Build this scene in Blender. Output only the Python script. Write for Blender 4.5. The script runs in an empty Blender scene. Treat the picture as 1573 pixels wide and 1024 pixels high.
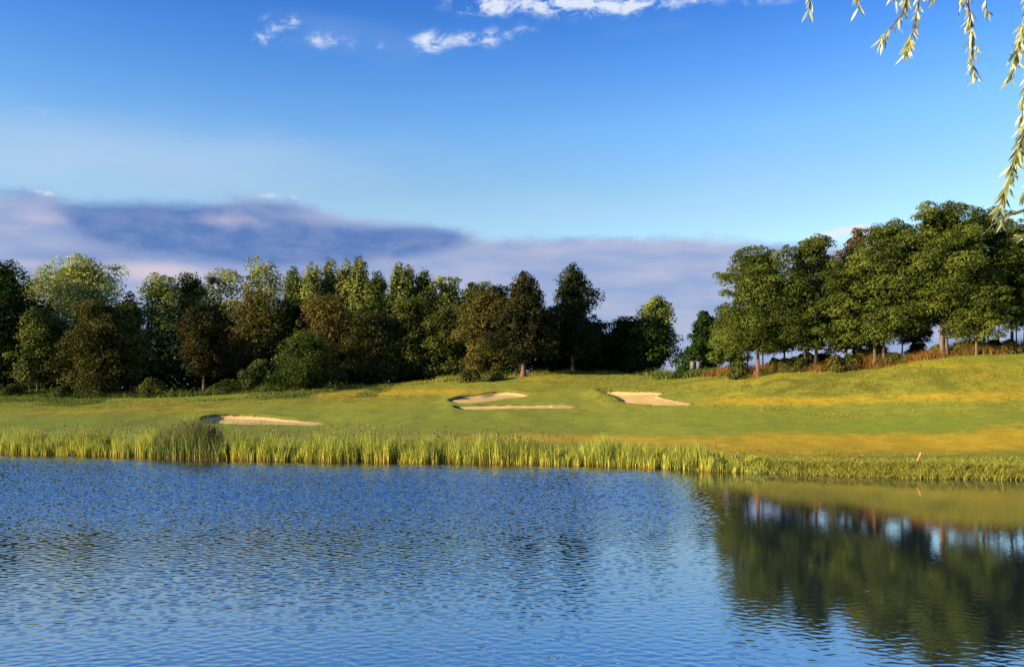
import bpy, math, random
import numpy as np
R = math.radians
PI = math.pi

# ------------------------------------------------------------------ camera, sky, sun, exposure
F, CX, HY, CZ = 1300.0, 786.5, 585.0, 4.0       # focal (photo px), centre column, horizon row, eye height
scene = bpy.context.scene
col = scene.collection
cam_d = bpy.data.cameras.new('camera'); cam = bpy.data.objects.new('camera', cam_d); col.objects.link(cam)
cam.location = (0, 0, CZ); cam.rotation_euler = (R(90), 0, 0)
cam_d.sensor_width = 36; cam_d.lens = 36 * F / 1573.0
cam_d.shift_y = (HY - 512) / 1573.0
cam_d.clip_start = 0.1; cam_d.clip_end = 9000
scene.camera = cam
scene.view_settings.view_transform = 'Standard'
scene.view_settings.look = 'None'
scene.view_settings.gamma = 1
scene.view_settings.exposure = 1.05

SUN_AZ = R(-112)      # clockwise from +Y (view direction): the sun stands left and a little behind the camera
SUN_EL = R(15.5)
sun_d = bpy.data.lights.new('sun', 'SUN'); sun = bpy.data.objects.new('sun', sun_d); col.objects.link(sun)
sun_d.energy = 5.0; sun_d.angle = R(0.6); sun_d.color = (1.0, 0.80, 0.52)
sx, sy, sz = math.sin(SUN_AZ) * math.cos(SUN_EL), math.cos(SUN_AZ) * math.cos(SUN_EL), math.sin(SUN_EL)
sun.rotation_euler = (PI / 2 - SUN_EL, 0, math.atan2(sx, -sy))
sun.location = (-60, -20, 60)

world = bpy.data.worlds.new('World'); scene.world = world; world.use_nodes = True

class NT:
    """small helper around a node tree"""
    def __init__(s, tree): s.t = tree; s.n = tree.nodes; s.l = tree.links
    def new(s, kind, **kw):
        n = s.n.new(kind)
        for k, v in kw.items(): setattr(n, k, v)
        return n
    def set(s, sock, v):
        if hasattr(v, 'is_linked') or isinstance(v, bpy.types.NodeSocket): s.l.new(v, sock)
        elif v is not None: sock.default_value = v
    def m(s, op, a, b=None, c=None, clamp=False):
        n = s.new('ShaderNodeMath', operation=op, use_clamp=clamp)
        s.set(n.inputs[0], a); s.set(n.inputs[1], b)
        if c is not None: s.set(n.inputs[2], c)
        return n.outputs[0]
    def step(s, v, lo, hi, a=0.0, b=1.0):
        n = s.new('ShaderNodeMapRange', interpolation_type='SMOOTHSTEP')
        s.set(n.inputs[0], v); s.set(n.inputs[1], lo); s.set(n.inputs[2], hi); s.set(n.inputs[3], a); s.set(n.inputs[4], b)
        return n.outputs[0]
    def mix(s, f, a, b, blend='MIX'):
        n = s.new('ShaderNodeMix', data_type='RGBA', blend_type=blend)
        s.set(n.inputs[0], f)
        for i, v in ((6, a), (7, b)):
            if isinstance(v, (tuple, list)): v = tuple(v)[:3] + (1,)
            s.set(n.inputs[i], v)
        return n.outputs[2]
    def vec(s, x, y, z):
        n = s.new('ShaderNodeCombineXYZ'); s.set(n.inputs[0], x); s.set(n.inputs[1], y); s.set(n.inputs[2], z); return n.outputs[0]
    def noise(s, v, scale, detail=4, rough=0.5, dist=0.0, out=0):
        n = s.new('ShaderNodeTexNoise'); s.set(n.inputs['Vector'], v); n.inputs['Scale'].default_value = scale
        n.inputs['Detail'].default_value = detail; n.inputs['Roughness'].default_value = rough; n.inputs['Distortion'].default_value = dist
        return n.outputs[out]

def lin(r, g, b):
    f = lambda c: (c / 255 / 12.92) if c / 255 <= 0.04045 else ((c / 255 + 0.055) / 1.055) ** 2.4
    return (f(r), f(g), f(b))

def azel(px, py):
    u = (px - CX) / F; v = (HY - py) / F
    return math.atan(u), math.atan(v / math.sqrt(1 + u * u))

def build_world():
    t = NT(world.node_tree); t.n.clear()
    out = t.new('ShaderNodeOutputWorld'); bg = t.new('ShaderNodeBackground'); t.l.new(bg.outputs[0], out.inputs[0])
    S = 0.1                                             # background strength
    EX = 2 ** scene.view_settings.exposure
    bg.inputs[1].default_value = S
    sky = t.new('ShaderNodeTexSky', sky_type='NISHITA')
    sky.sun_disc = False; sky.sun_elevation = SUN_EL; sky.sun_rotation = SUN_AZ
    sky.altitude = 100; sky.air_density = 1.0; sky.dust_density = 0.3; sky.ozone_density = 3.0
    tc = t.new('ShaderNodeTexCoord'); sep = t.new('ShaderNodeSeparateXYZ'); t.l.new(tc.outputs['Generated'], sep.inputs[0])
    X, Y, Z = sep.outputs
    az = t.m('ARCTAN2', X, Y); el = t.m('ARCSINE', t.m('MINIMUM', t.m('MAXIMUM', Z, -0.999), 0.999))
    # clear sky: Nishita, its saturation brought to the deep late-afternoon blue of the picture
    hs = t.new('ShaderNodeHueSaturation'); hs.inputs['Saturation'].default_value = SKY_SAT; hs.inputs['Value'].default_value = SKY_VAL
    t.l.new(sky.outputs[0], hs.inputs['Color'])
    ramp = t.new('ShaderNodeValToRGB')
    t.l.new(t.m('DIVIDE', el, R(60)), ramp.inputs[0])
    els = ramp.color_ramp.elements
    while len(els) > 1: els.remove(els[-1])
    for i, (deg, c) in enumerate(SKY_TINT):
        e = els[0] if i == 0 else els.new(min(deg / 60, 1))
        e.position = deg / 60; e.color = tuple(c) + (1,)
    clear = t.mix(1.0, hs.outputs[0], ramp.outputs[0], 'MULTIPLY')
    # coordinates for clouds (direction on the sky sphere, in radians)
    P = t.vec(az, t.m('MULTIPLY', el, 2.6), 0.0)
    n1 = t.noise(P, 5.5, 6, 0.55)
    n2 = t.noise(t.vec(az, t.m('MULTIPLY', el, 2.2), 4.0), 24, 7, 0.62, 0.3)
    n4 = t.noise(t.vec(az, t.m('MULTIPLY', el, 1.8), 2.0), 34, 9, 0.66, 0.5)
    n3 = t.noise(t.vec(az, t.m('MULTIPLY', el, 4.5), 9.0), 9, 6, 0.5, 0.2)
    def blobs(lst):
        tot = None
        for px, py, w, h, k in lst:
            a, e = azel(px, py); wa = w / F * math.cos(a) ** 2; he = h / F * math.cos(a)
            q = t.m('ADD', t.m('POWER', t.m('ABSOLUTE', t.m('DIVIDE', t.m('SUBTRACT', az, a), wa)), 2.0),
                    t.m('POWER', t.m('ABSOLUTE', t.m('DIVIDE', t.m('SUBTRACT', el, e), he)), 2.0))
            g = t.m('MULTIPLY', t.m('EXPONENT', t.m('MULTIPLY', q, -1.0)), k)
            tot = g if tot is None else t.m('ADD', tot, g)
        return tot
    # lavender cloud bank low over the horizon
    fc = t.new('ShaderNodeFloatCurve'); c = fc.mapping.curves[0]
    pts = [(-500, 300), (0, 290), (60, 291), (120, 304), (200, 306), (300, 306), (400, 303), (470, 312), (520, 328), (620, 342), (700, 349), (722, 357), (760, 362), (900, 362), (1000, 362), (1100, 366), (1220, 372), (1400, 380), (1700, 360)]
    while len(c.points) > 2: c.points.remove(c.points[1])
    P2 = []
    for px, py in pts:
        a, e = azel(px, py); P2.append(((a + 1.0) / 2.0, e * 2))
    c.points[0].location = (0, P2[0][1]); c.points[1].location = (1, P2[-1][1])
    for x, y in P2: c.points.new(x, y)
    fc.mapping.update()
    azs = t.m('MULTIPLY', t.m('ADD', az, 1.0), 0.5, clamp=True)
    t.set(fc.inputs['Value'], azs); fc.inputs['Factor'].default_value = 1.0
    edge = t.m('MULTIPLY', fc.outputs[0], 0.5)
    wob = t.m('ADD', t.m('MULTIPLY', t.m('SUBTRACT', n1, 0.5), 0.018), t.m('MULTIPLY', t.m('SUBTRACT', n2, 0.5), 0.022))
    d = t.m('ADD', t.m('SUBTRACT', edge, el), wob)
    bank = t.step(d, -0.006, 0.012)
    lav = t.mix(t.step(n3, 0.35, 0.65), lin(148, 168, 212), lin(176, 184, 216))
    dark = t.mix(t.step(n2, 0.35, 0.65), lin(88, 124, 188), lin(116, 140, 194))
    dsum = blobs([(190, 338, 105, 38, 1.1), (300, 352, 140, 44, 1.1), (430, 380, 120, 30, 1.1), (560, 375, 130, 28, 1.1), (660, 362, 60, 16, .9), (430, 318, 60, 12, .5), (0, 292, 60, 8, .8), (90, 395, 130, 14, .5)])
    dm = t.step(t.m('ADD', dsum, t.m('MULTIPLY', t.m('SUBTRACT', n3, 0.5), 1.0)), 0.15, 1.0)
    body = t.mix(dm, lav, dark)
    pk = t.step(t.m('ADD', blobs([(240, 418, 90, 17, 1.0), (60, 335, 60, 14, .6), (600, 402, 80, 12, .35), (350, 338, 70, 16, .5), (1010, 425, 40, 14, .35), (40, 405, 40, 10, .5)]), t.m('MULTIPLY', t.m('SUBTRACT', n2, 0.5), 0.5)), 0.1, 1.0)
    body = t.mix(pk, body, lin(212, 200, 216))
    # thin white clouds and the bright crests
    ws = blobs([(740, 8, 50, 13, 1.4), (860, 4, 90, 18, 1.5), (960, 10, 60, 14, 1.3), (1060, 2, 60, 7, .7), (1190, 0, 80, 8, .65),
                (658, 68, 26, 15, 1.35), (735, 60, 54, 13, 1.25), (800, 45, 26, 8, .6),
                (408, 60, 30, 10, .95), (425, 38, 26, 16, .75), (452, 32, 14, 9, .7), (505, 64, 40, 12, .95), (585, 72, 16, 7, .5),
                (50, 170, 60, 9, .42), (900, -60, 300, 40, 1.0)])
    wm = t.step(t.m('MULTIPLY', ws, t.m('ADD', t.m('MULTIPLY', t.m('SUBTRACT', n4, 0.5), 4.6), 0.6)), 0.1, 1.5)
    wm = t.m('MULTIPLY', wm, 0.9)
    crest = t.step(t.m('ADD', blobs([(68, 296, 26, 6, .62), (425, 301, 40, 6, .5), (1272, 360, 34, 9, .8), (1322, 352, 24, 10, .95)]), t.m('MULTIPLY', t.m('SUBTRACT', n4, 0.5), 1.6)), 0.3, 1.0)
    def sc(c): return t.mix(1.0, c, (1 / S / EX,) * 3, 'MULTIPLY')
    veil = t.step(t.m('ADD', blobs([(60, 235, 300, 60, .8), (420, 250, 300, 50, .5), (800, 330, 500, 40, .35), (1400, 250, 400, 90, .15), (560, 60, 200, 30, .25)]), t.m('MULTIPLY', t.m('SUBTRACT', n1, 0.5), 0.9)), 0.0, 1.1)
    clear = t.mix(t.m('MULTIPLY', veil, 0.62), clear, sc(t.mix(0.0, lin(186, 212, 242), lin(186, 212, 242))))
    c1 = t.mix(t.m('MULTIPLY', bank, 0.96), clear, sc(body))
    c2 = t.mix(wm, c1, sc(t.mix(0.0, lin(232, 240, 255), lin(232, 240, 255))))
    c3 = t.mix(t.m('MULTIPLY', crest, 0.85), c2, sc(t.mix(0.0, lin(245, 236, 240), lin(245, 236, 240))))
    t.l.new(c3, bg.inputs[0])

SKY_SAT, SKY_VAL = 1.0, 1.0
SKY_TINT = [(0, (1.15, 1.15, 1.05)), (8, (1.15, 1.15, 1.05)), (12.4, (1.0, 1.06, 1.02)), (16.5, (0.78, 1.04, 1.22)), (20.5, (0.48, 0.84, 1.26)), (24.2, (0.27, 0.64, 1.18)), (34, (0.2, 0.55, 1.1))]
build_world()

# ------------------------------------------------------------------ helpers
def tag(o, label=None, cat=None, group=None, kind=None):
    if label: o['label'] = label
    if cat: o['category'] = cat
    if group: o['group'] = group
    if kind: o['kind'] = kind
    return o

def empty(name, loc, label, cat, group=None):
    o = bpy.data.objects.new(name, None); col.objects.link(o); o.location = loc; o.empty_display_size = 0.5
    return tag(o, label, cat, group)

def mesh(name, verts, faces, mat, parent=None, tint=None, smooth=False, attrs=None):
    """verts (N,3), faces (M,k) array or list of such arrays with different k"""
    verts = np.asarray(verts, dtype=np.float32)
    fl = faces if isinstance(faces, list) else [faces]
    fl = [np.asarray(f, dtype=np.int32) for f in fl if len(f)]
    me = bpy.data.meshes.new(name)
    me.vertices.add(len(verts)); me.vertices.foreach_set('co', verts.ravel())
    loops = np.concatenate([f.ravel() for f in fl])
    tot = np.concatenate([np.full(len(f), f.shape[1], dtype=np.int32) for f in fl])
    st = np.concatenate([[0], np.cumsum(tot)[:-1]]).astype(np.int32)
    me.loops.add(len(loops)); me.loops.foreach_set('vertex_index', loops)
    me.polygons.add(len(tot)); me.polygons.foreach_set('loop_start', st); me.polygons.foreach_set('loop_total', tot)
    if smooth: me.polygons.foreach_set('use_smooth', np.ones(len(tot), dtype=bool))
    me.update(calc_edges=True)
    al = dict(attrs or {})
    if tint is not None: al['tint'] = tint
    for k, v in al.items():
        a = me.attributes.new(k, 'FLOAT', 'POINT'); a.data.foreach_set('value', np.asarray(v, dtype=np.float32))
    me.materials.append(mat)
    o = bpy.data.objects.new(name, me); col.objects.link(o)
    if parent: o.parent = parent
    return o

def sstep(x, a, b):
    t = np.clip((x - a) / (b - a), 0, 1); return t * t * (3 - 2 * t)

_rn = np.random.RandomState(7)
_tab = _rn.rand(256, 256)
def vnoise(x, y):
    x = np.asarray(x, float); y = np.asarray(y, float)
    xi = np.floor(x).astype(int); yi = np.floor(y).astype(int); fx = x - xi; fy = y - yi
    fx = fx * fx * (3 - 2 * fx); fy = fy * fy * (3 - 2 * fy)
    g = lambda a, b: _tab[a & 255, b & 255]
    return (g(xi, yi) * (1 - fx) + g(xi + 1, yi) * fx) * (1 - fy) + (g(xi, yi + 1) * (1 - fx) + g(xi + 1, yi + 1) * fx) * fy
def fbm(x, y, o=4):
    s = 0; a = 0.5
    for k in range(o): s = s + a * (vnoise(x * 2 ** k + 17 * k, y * 2 ** k + 5 * k) - 0.5) * 2; a *= 0.5
    return s

# ------------------------------------------------------------------ terrain shape
def world_pt(px, py, Y): return ((px - CX) / F * Y, Y, CZ - (py - HY) / F * Y)

SHORE = [(-70, 50), (-40, 47.5)] + [((px - CX) / F * 5200 / (py - HY), 5200 / (py - HY)) for px, py in
         ((0, 696.5), (200, 701.5), (400, 707.5), (600, 710), (800, 712.5), (950, 716), (1100, 723), (1300, 730), (1573, 737))] + [(30, 31), (60, 30)]
_sx = np.array([p[0] for p in SHORE]); _sy = np.array([p[1] for p in SHORE])
def shore(x): return np.interp(x, _sx, _sy) + 0.22 * fbm(np.asarray(x) * 0.35, 3.3, 3)

CP = [(0, 668, 52), (300, 665, 52), (600, 672, 50), (900, 680, 47), (1200, 705, 40), (1573, 720, 36),
      (1573, 690, 42), (1573, 650, 47), (1573, 610, 51.2), (1573, 575, 54.2), (1573, 541, 57.3), (1500, 545, 57.6), (1573, 545, 62), (1573, 556, 68),
      (1300, 690, 43), (1300, 650, 49.5), (1300, 615, 54), (1300, 590, 57), (1300, 566, 59.8), (1430, 550, 58.2), (1430, 553, 63), (1300, 568, 65), (1200, 572, 67), (1430, 562, 69), (1300, 574, 71),
      (1100, 690, 43.5), (1100, 650, 51), (1100, 620, 57), (1100, 600, 61.5), (1100, 577, 67), (1200, 570, 61.8),
      (900, 650, 55), (900, 632, 60), (900, 608, 68), (900, 586, 75), (850, 578, 78), (1000, 580, 74),
      (700, 634, 62), (700, 612, 70), (740, 592, 76), (800, 579, 79), (600, 640, 60), (600, 612, 72), (600, 597, 80),
      (400, 652, 59), (400, 636, 64), (400, 615, 73), (400, 602, 82), (200, 645, 60), (200, 625, 72), (200, 612, 82),
      (0, 640, 62), (0, 622, 74), (0, 608, 83), (1050, 577, 73)]
CPW = [world_pt(*c) for c in CP]
for x, y in SHORE: CPW.append((x, y, 0.18)); CPW.append((x, y + 2.0, 0.36))
CPW += [(-50, 110, 3), (-20, 110, 3), (5, 110, 3.4), (22, 108, 2.2), (30, 90, 2.8), (45, 80, 3.2), (60, 120, -1), (40, 130, -1),
        (-90, 60, 1.5), (-90, 90, 3), (-120, 130, 3), (70, 45, 4.5), (85, 60, 6.5), (100, 80, 3), (0, 150, 1), (-90, 170, 1), (90, 160, -1.5),
        (50, 62, 6.8), (45, 40, 1.6), (70, 34, 1.2)]
CPW = np.array(CPW)
def _phi(r2): return np.where(r2 > 1e-9, 0.5 * r2 * np.log(np.maximum(r2, 1e-9)), 0)
_n = len(CPW); _s = 20.0
_px, _py = CPW[:, 0] / _s, CPW[:, 1] / _s
_K = _phi((_px[:, None] - _px) ** 2 + (_py[:, None] - _py) ** 2) + np.eye(_n) * 0.0025
_Pm = np.c_[np.ones(_n), _px, _py]
_A = np.block([[_K, _Pm], [_Pm.T, np.zeros((3, 3))]])
_w = np.linalg.solve(_A, np.r_[CPW[:, 2], 0, 0, 0])
def land0(x, y):
    x = np.asarray(x, float); y = np.asarray(y, float); sh = x.shape
    xs = np.clip(x, -130, 110).ravel() / _s; ys = np.clip(y, 20, 170).ravel() / _s
    out = np.empty(len(xs))
    for i in range(0, len(xs), 40000):
        a, b = xs[i:i + 40000], ys[i:i + 40000]
        out[i:i + 40000] = _phi((a[:, None] - _px) ** 2 + (b[:, None] - _py) ** 2) @ _w[:_n] + _w[_n] + _w[_n + 1] * a + _w[_n + 2] * b
    return out.reshape(sh)

def hit0(px, py, y0=36, y1=95):
    ys = np.arange(y0, y1, 0.1); z = land0((px - CX) / F * ys, ys); ray = CZ - (py - HY) / F * ys
    k = np.argmax(z >= ray); return ((px - CX) / F * ys[k], ys[k])

BUNK = {
 'a': [(311, 643), (318, 639), (335, 636.5), (360, 636), (390, 637), (420, 639.5), (450, 643), (480, 645), (499, 647), (486, 649.5), (450, 650.5), (400, 651), (350, 650), (322, 647.5)],
 'b': [(691, 615.5), (700, 612), (716, 608.5), (740, 605), (757, 601.5), (775, 600), (795, 601.5), (811, 605.5), (800, 608.5), (780, 611), (760, 614.5), (742, 617.5), (720, 619), (700, 619)],
 'c': [(699, 625.8), (720, 624.6), (745, 623.8), (780, 623.6), (820, 623.2), (860, 622.8), (885, 624.5), (872, 627.3), (830, 629), (780, 630.3), (740, 630.8), (710, 629.5)],
 'd': [(917, 603.5), (930, 601.5), (951, 600.2), (980, 600.6), (1005, 601), (1019, 602.5), (1011, 606.5), (1022, 610.5), (1045, 615), (1064, 619.5), (1056, 621.6), (1030, 621), (1005, 620), (985, 618.2), (956, 616.5), (952, 613), (938, 608)]}
BPAR = {'a': 0.26, 'b': 0.26, 'c': 0.16, 'd': 0.24}          # depth at the far, left lip
BLIP = {'a': 0.08, 'b': 0.14, 'c': 0.05, 'd': 0.2}          # height of the turf shoulder on the left
def resample(P, n=120):
    P = np.array(P + [P[0]], float); 
    # closed Catmull-Rom
    Q = P[:-1]; m = len(Q); out = []
    for i in range(m):
        p0, p1, p2, p3 = Q[i - 1], Q[i], Q[(i + 1) % m], Q[(i + 2) % m]
        for t in np.linspace(0, 1, max(4, n // m), endpoint=False):
            out.append(0.5 * ((2 * p1) + (-p0 + p2) * t + (2 * p0 - 5 * p1 + 4 * p2 - p3) * t * t + (-p0 + 3 * p1 - 3 * p2 + p3) * t ** 3))
    return np.array(out)
BW = {k: resample([hit0(*p) for p in v]) for k, v in BUNK.items()}
def sdist(poly, x, y):
    """signed distance, positive inside"""
    x = np.asarray(x, float); y = np.asarray(y, float)
    A = poly; B = np.roll(poly, -1, 0); d = np.full(x.shape, 1e9); ins = np.zeros(x.shape, bool)
    for (ax, ay), (bx, by) in zip(A, B):
        ex, ey = bx - ax, by - ay; L = ex * ex + ey * ey + 1e-12
        t = np.clip(((x - ax) * ex + (y - ay) * ey) / L, 0, 1)
        d = np.minimum(d, (x - ax - t * ex) ** 2 + (y - ay - t * ey) ** 2)
        c = ((ay > y) != (by > y)) & (x < (bx - ax) * (y - ay) / (by - ay + 1e-12) + ax); ins ^= c
    d = np.sqrt(d); return np.where(ins, d, -d)

def bunker_terms(x, y, z):
    """turf height with the bunkers cut in; second value: the sand height"""
    turf = z.copy(); sand = z.copy()
    for k, P in BW.items():
        x0, y0 = P.min(0) - 4; x1, y1 = P.max(0) + 4
        m = (x > x0) & (x < x1) & (y > y0) & (y < y1)
        if not m.any(): continue
        xs, ys = x[m], y[m]; sd = sdist(P, xs, ys)
        w = (x1 - x0 - 8); h = (y1 - y0 - 8)
        tx = (xs - x0 - 4) / w; ty = (ys - y0 - 4) / h
        # turf shoulder wrapping the left and far-left edge
        lip = BLIP[k] * np.exp(-((tx + 0.02) / 0.16) ** 2) * np.exp(-((np.minimum(sd, 0)) / 1.3) ** 2) * sstep(ty, -0.35, 0.25) * (sd < 0.0)
        lip = lip + 0.10 * np.exp(-((sd + 0.4) / 0.6) ** 2) * sstep(ty, 0.4, 0.9) * (sd < 0)
        q = np.clip(0.10 + 0.75 * sstep(ty, 0.05, 0.9) + 0.7 * sstep(1 - tx, 0.55, 1.0), 0, 1)
        sandz = z[m] - BPAR[k] * q * sstep(sd, -0.05, 0.35) 
        turf[m] = np.where(sd > 0.0, sandz - 0.10 * sstep(sd, 0.0, 0.25), turf[m] + lip)
        sand[m] = sandz
    return turf, sand

def near_bank(x, y):
    ye = 8.3 + 0.5 * np.sin(np.asarray(x) * 0.25)
    return np.clip((ye - y) * 0.38, -1.4, 1.6 + 0.8 * sstep(-np.asarray(y, float), -2, 3))

def height(x, y, sand=False):
    x = np.asarray(x, float); y = np.asarray(y, float)
    L = land0(x, y)
    L = L + 0.15 * fbm(x * 0.16, y * 0.10, 3) + 0.05 * fbm(x * 0.7, y * 0.45, 3) + 0.20 * fbm(x * 0.055 + 9, y * 0.05, 2) * sstep(y, 52, 62) * sstep(-y, -84, -76)
    t, s = bunker_terms(x, y, L)
    if sand: return s
    d = y - shore(x)
    # far away the country levels out
    r = np.hypot(x, y - 60); far = sstep(r, 110, 260)
    t = t * (1 - far) + (-1.0 + 1.2 * fbm(x * 0.004, y * 0.004, 3)) * far
    out = np.where(d > 0, -0.04 + (t + 0.04) * sstep(d, -0.2, 1.1), np.maximum(-0.04 + d * 0.45, -1.4))
    # beyond the ends of the pond
    side = np.maximum(sstep(-x, 62, 70), sstep(x, 50, 58))
    low = y < np.interp(x, _sx, _sy)
    nb = near_bank(x, y)
    out = np.where(low, np.maximum(out, nb), out)
    out = np.where(low & (side > 0), out * (1 - side) + 1.4 * side, out)
    return out
def grove_front(x): return np.interp(x, [10, 16.2, 18.1, 21.7, 23.7, 26.3, 29.5, 35, 40, 60], [75, 67, 62.6, 61.1, 60.1, 59.3, 58.3, 57.9, 57.2, 56])
def nearer(px): return float(np.interp(px, [1030, 1080, 1100, 1164, 1250, 1300, 1364, 1446, 1570], [8, 10, 9, 7.6, 6.6, 5.6, 4.6, 2.2, 1.6]))
def hz(x, y): return float(height(np.array([x]), np.array([y]))[0])
def at(px, Y):
    X = (px - CX) / F * Y; return X, Y, hz(X, Y)

# ------------------------------------------------------------------ materials
def mat(name):
    m = bpy.data.materials.new(name); m.use_nodes = True; t = NT(m.node_tree)
    return m, t, m.node_tree.nodes['Principled BSDF']
def obj_pos(t):
    g = t.new('ShaderNodeNewGeometry'); return g.outputs['Position']
def attr(t, name):
    a = t.new('ShaderNodeAttribute'); a.attribute_name = name; return a.outputs['Fac']

def leaf_mat(name, dark, light, third=None, trans=0.24, rough=0.7, spec=0.08, nscale=0.35):
    m, t, b = mat(name)
    ti = attr(t, 'tint'); nz = t.noise(obj_pos(t), nscale, 3, 0.5)
    f = t.m('ADD', t.m('MULTIPLY', ti, 0.95), t.m('MULTIPLY', t.m('SUBTRACT', nz, 0.47), 1.5), clamp=True)
    c = t.mix(f, dark, light)
    if third: c = t.mix(t.step(nz, 0.48, 0.66), c, third)
    t.l.new(c, b.inputs['Base Color']); b.inputs['Roughness'].default_value = rough; b.inputs['Specular IOR Level'].default_value = spec
    tr = t.new('ShaderNodeBsdfTranslucent'); t.l.new(t.mix(1.0, c, (1.0, 1.15, 0.5), 'MULTIPLY'), tr.inputs[0])
    mx = t.new('ShaderNodeMixShader'); mx.inputs[0].default_value = trans
    t.l.new(b.outputs[0], mx.inputs[1]); t.l.new(tr.outputs[0], mx.inputs[2])
    t.l.new(mx.outputs[0], t.n['Material Output'].inputs[0])
    return m

M = {}
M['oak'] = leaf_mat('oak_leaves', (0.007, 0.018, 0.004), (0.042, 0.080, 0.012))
M['maple'] = leaf_mat('maple_leaves', (0.17, 0.19, 0.045), (0.60, 0.58, 0.17))
M['lightgreen'] = leaf_mat('light_leaves', (0.055, 0.085, 0.016), (0.34, 0.36, 0.08))
M['pale'] = leaf_mat('pale_leaves', (0.14, 0.16, 0.05), (0.40, 0.40, 0.15))
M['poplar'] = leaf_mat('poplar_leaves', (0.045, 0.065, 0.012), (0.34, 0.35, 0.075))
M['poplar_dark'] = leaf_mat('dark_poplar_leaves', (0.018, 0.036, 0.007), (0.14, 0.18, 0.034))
M['brown'] = leaf_mat('olive_brown_leaves', (0.024, 0.024, 0.006), (0.150, 0.135, 0.030), third=(0.050, 0.060, 0.012))
M['rust'] = leaf_mat('russet_leaves', (0.034, 0.030, 0.008), (0.245, 0.190, 0.040), third=(0.080, 0.085, 0.017))
M['olive'] = leaf_mat('olive_leaves', (0.020, 0.030, 0.006), (0.140, 0.155, 0.030))
M['pine'] = leaf_mat('pine_needles', (0.007, 0.013, 0.004), (0.062, 0.064, 0.018), third=(0.048, 0.036, 0.010))
M['pine_b'] = leaf_mat('pine_needles_green', (0.005, 0.013, 0.004), (0.050, 0.066, 0.018))
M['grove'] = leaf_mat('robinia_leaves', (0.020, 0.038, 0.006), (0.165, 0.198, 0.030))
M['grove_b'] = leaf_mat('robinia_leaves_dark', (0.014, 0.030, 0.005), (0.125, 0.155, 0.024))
M['deadred'] = leaf_mat('reddish_leaves', (0.06, 0.045, 0.02), (0.16, 0.10, 0.045))
M['bush'] = leaf_mat('bush_leaves', (0.018, 0.030, 0.006), (0.105, 0.135, 0.024))
M['nettle'] = leaf_mat('nettle_leaves', (0.05, 0.08, 0.018), (0.20, 0.24, 0.05))
M['dry'] = leaf_mat('dry_grass_blades', (0.15, 0.07, 0.02), (0.46, 0.24, 0.06), third=(0.10, 0.12, 0.025), nscale=0.8)
M['willow'] = leaf_mat('willow_leaves', (0.16, 0.21, 0.05), (0.78, 0.77, 0.50), trans=0.35, rough=0.4, spec=0.5)
def reed_mat(name, lowc, midc, topc, var):
    m, t, b = mat(name)
    hgt = attr(t, 'along'); ti = attr(t, 'tint'); nz = t.noise(obj_pos(t), 0.9, 3, 0.5)
    c = t.mix(t.step(hgt, 0.05, 0.4), lowc, midc); c = t.mix(t.step(hgt, 0.6, 1.0), c, topc)
    c = t.mix(t.m('MULTIPLY', ti, 0.62), c, var)
    c = t.mix(t.step(nz, 0.35, 0.7, 0.0, 0.45), c, t.mix(1.0, c, (0.55, 0.62, 0.5), 'MULTIPLY'))
    t.l.new(c, b.inputs['Base Color']); b.inputs['Roughness'].default_value = 0.6; b.inputs['Specular IOR Level'].default_value = 0.2
    tr = t.new('ShaderNodeBsdfTranslucent'); t.l.new(c, tr.inputs[0])
    mx = t.new('ShaderNodeMixShader'); mx.inputs[0].default_value = 0.25
    t.l.new(b.outputs[0], mx.inputs[1]); t.l.new(tr.outputs[0], mx.inputs[2]); t.l.new(mx.outputs[0], t.n['Material Output'].inputs[0])
    return m
M['reed'] = reed_mat('reed_blades', (0.52, 0.30, 0.045), (0.56, 0.53, 0.06), (0.42, 0.44, 0.08), (0.16, 0.24, 0.04))
M['reed_dark'] = reed_mat('tall_reed_blades', (0.30, 0.19, 0.04), (0.19, 0.23, 0.04), (0.19, 0.21, 0.06), (0.08, 0.12, 0.02))
M['plume'] = leaf_mat('reed_plumes', (0.14, 0.09, 0.05), (0.32, 0.22, 0.13))
M['bank'] = reed_mat('bank_grass_blades', (0.30, 0.20, 0.03), (0.38, 0.34, 0.045), (0.42, 0.37, 0.05), (0.19, 0.24, 0.035))

def bark_mat(name, a, b_):
    m, t, b = mat(name); p = obj_pos(t)
    mp = t.new('ShaderNodeMapping'); mp.inputs['Scale'].default_value = (6, 6, 1.4); t.l.new(p, mp.inputs[0])
    n = t.noise(mp.outputs[0], 2.2, 5, 0.65)
    t.l.new(t.mix(t.step(n, 0.3, 0.7), a, b_), b.inputs['Base Color']); b.inputs['Roughness'].default_value = 0.9
    bp = t.new('ShaderNodeBump'); bp.inputs['Strength'].default_value = 0.6; bp.inputs['Distance'].default_value = 0.05
    t.l.new(n, bp.inputs['Height']); t.l.new(bp.outputs[0], b.inputs['Normal'])
    return m
M['bark'] = bark_mat('brown_bark', (0.05, 0.032, 0.02), (0.16, 0.10, 0.065))
M['bark_pink'] = bark_mat('pine_bark', (0.08, 0.042, 0.026), (0.26, 0.14, 0.09))
M['bark_dark'] = bark_mat('dark_bark', (0.02, 0.014, 0.01), (0.07, 0.045, 0.03))
M['bark_pale'] = bark_mat('pale_bark', (0.07, 0.052, 0.036), (0.22, 0.16, 0.11))

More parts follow.
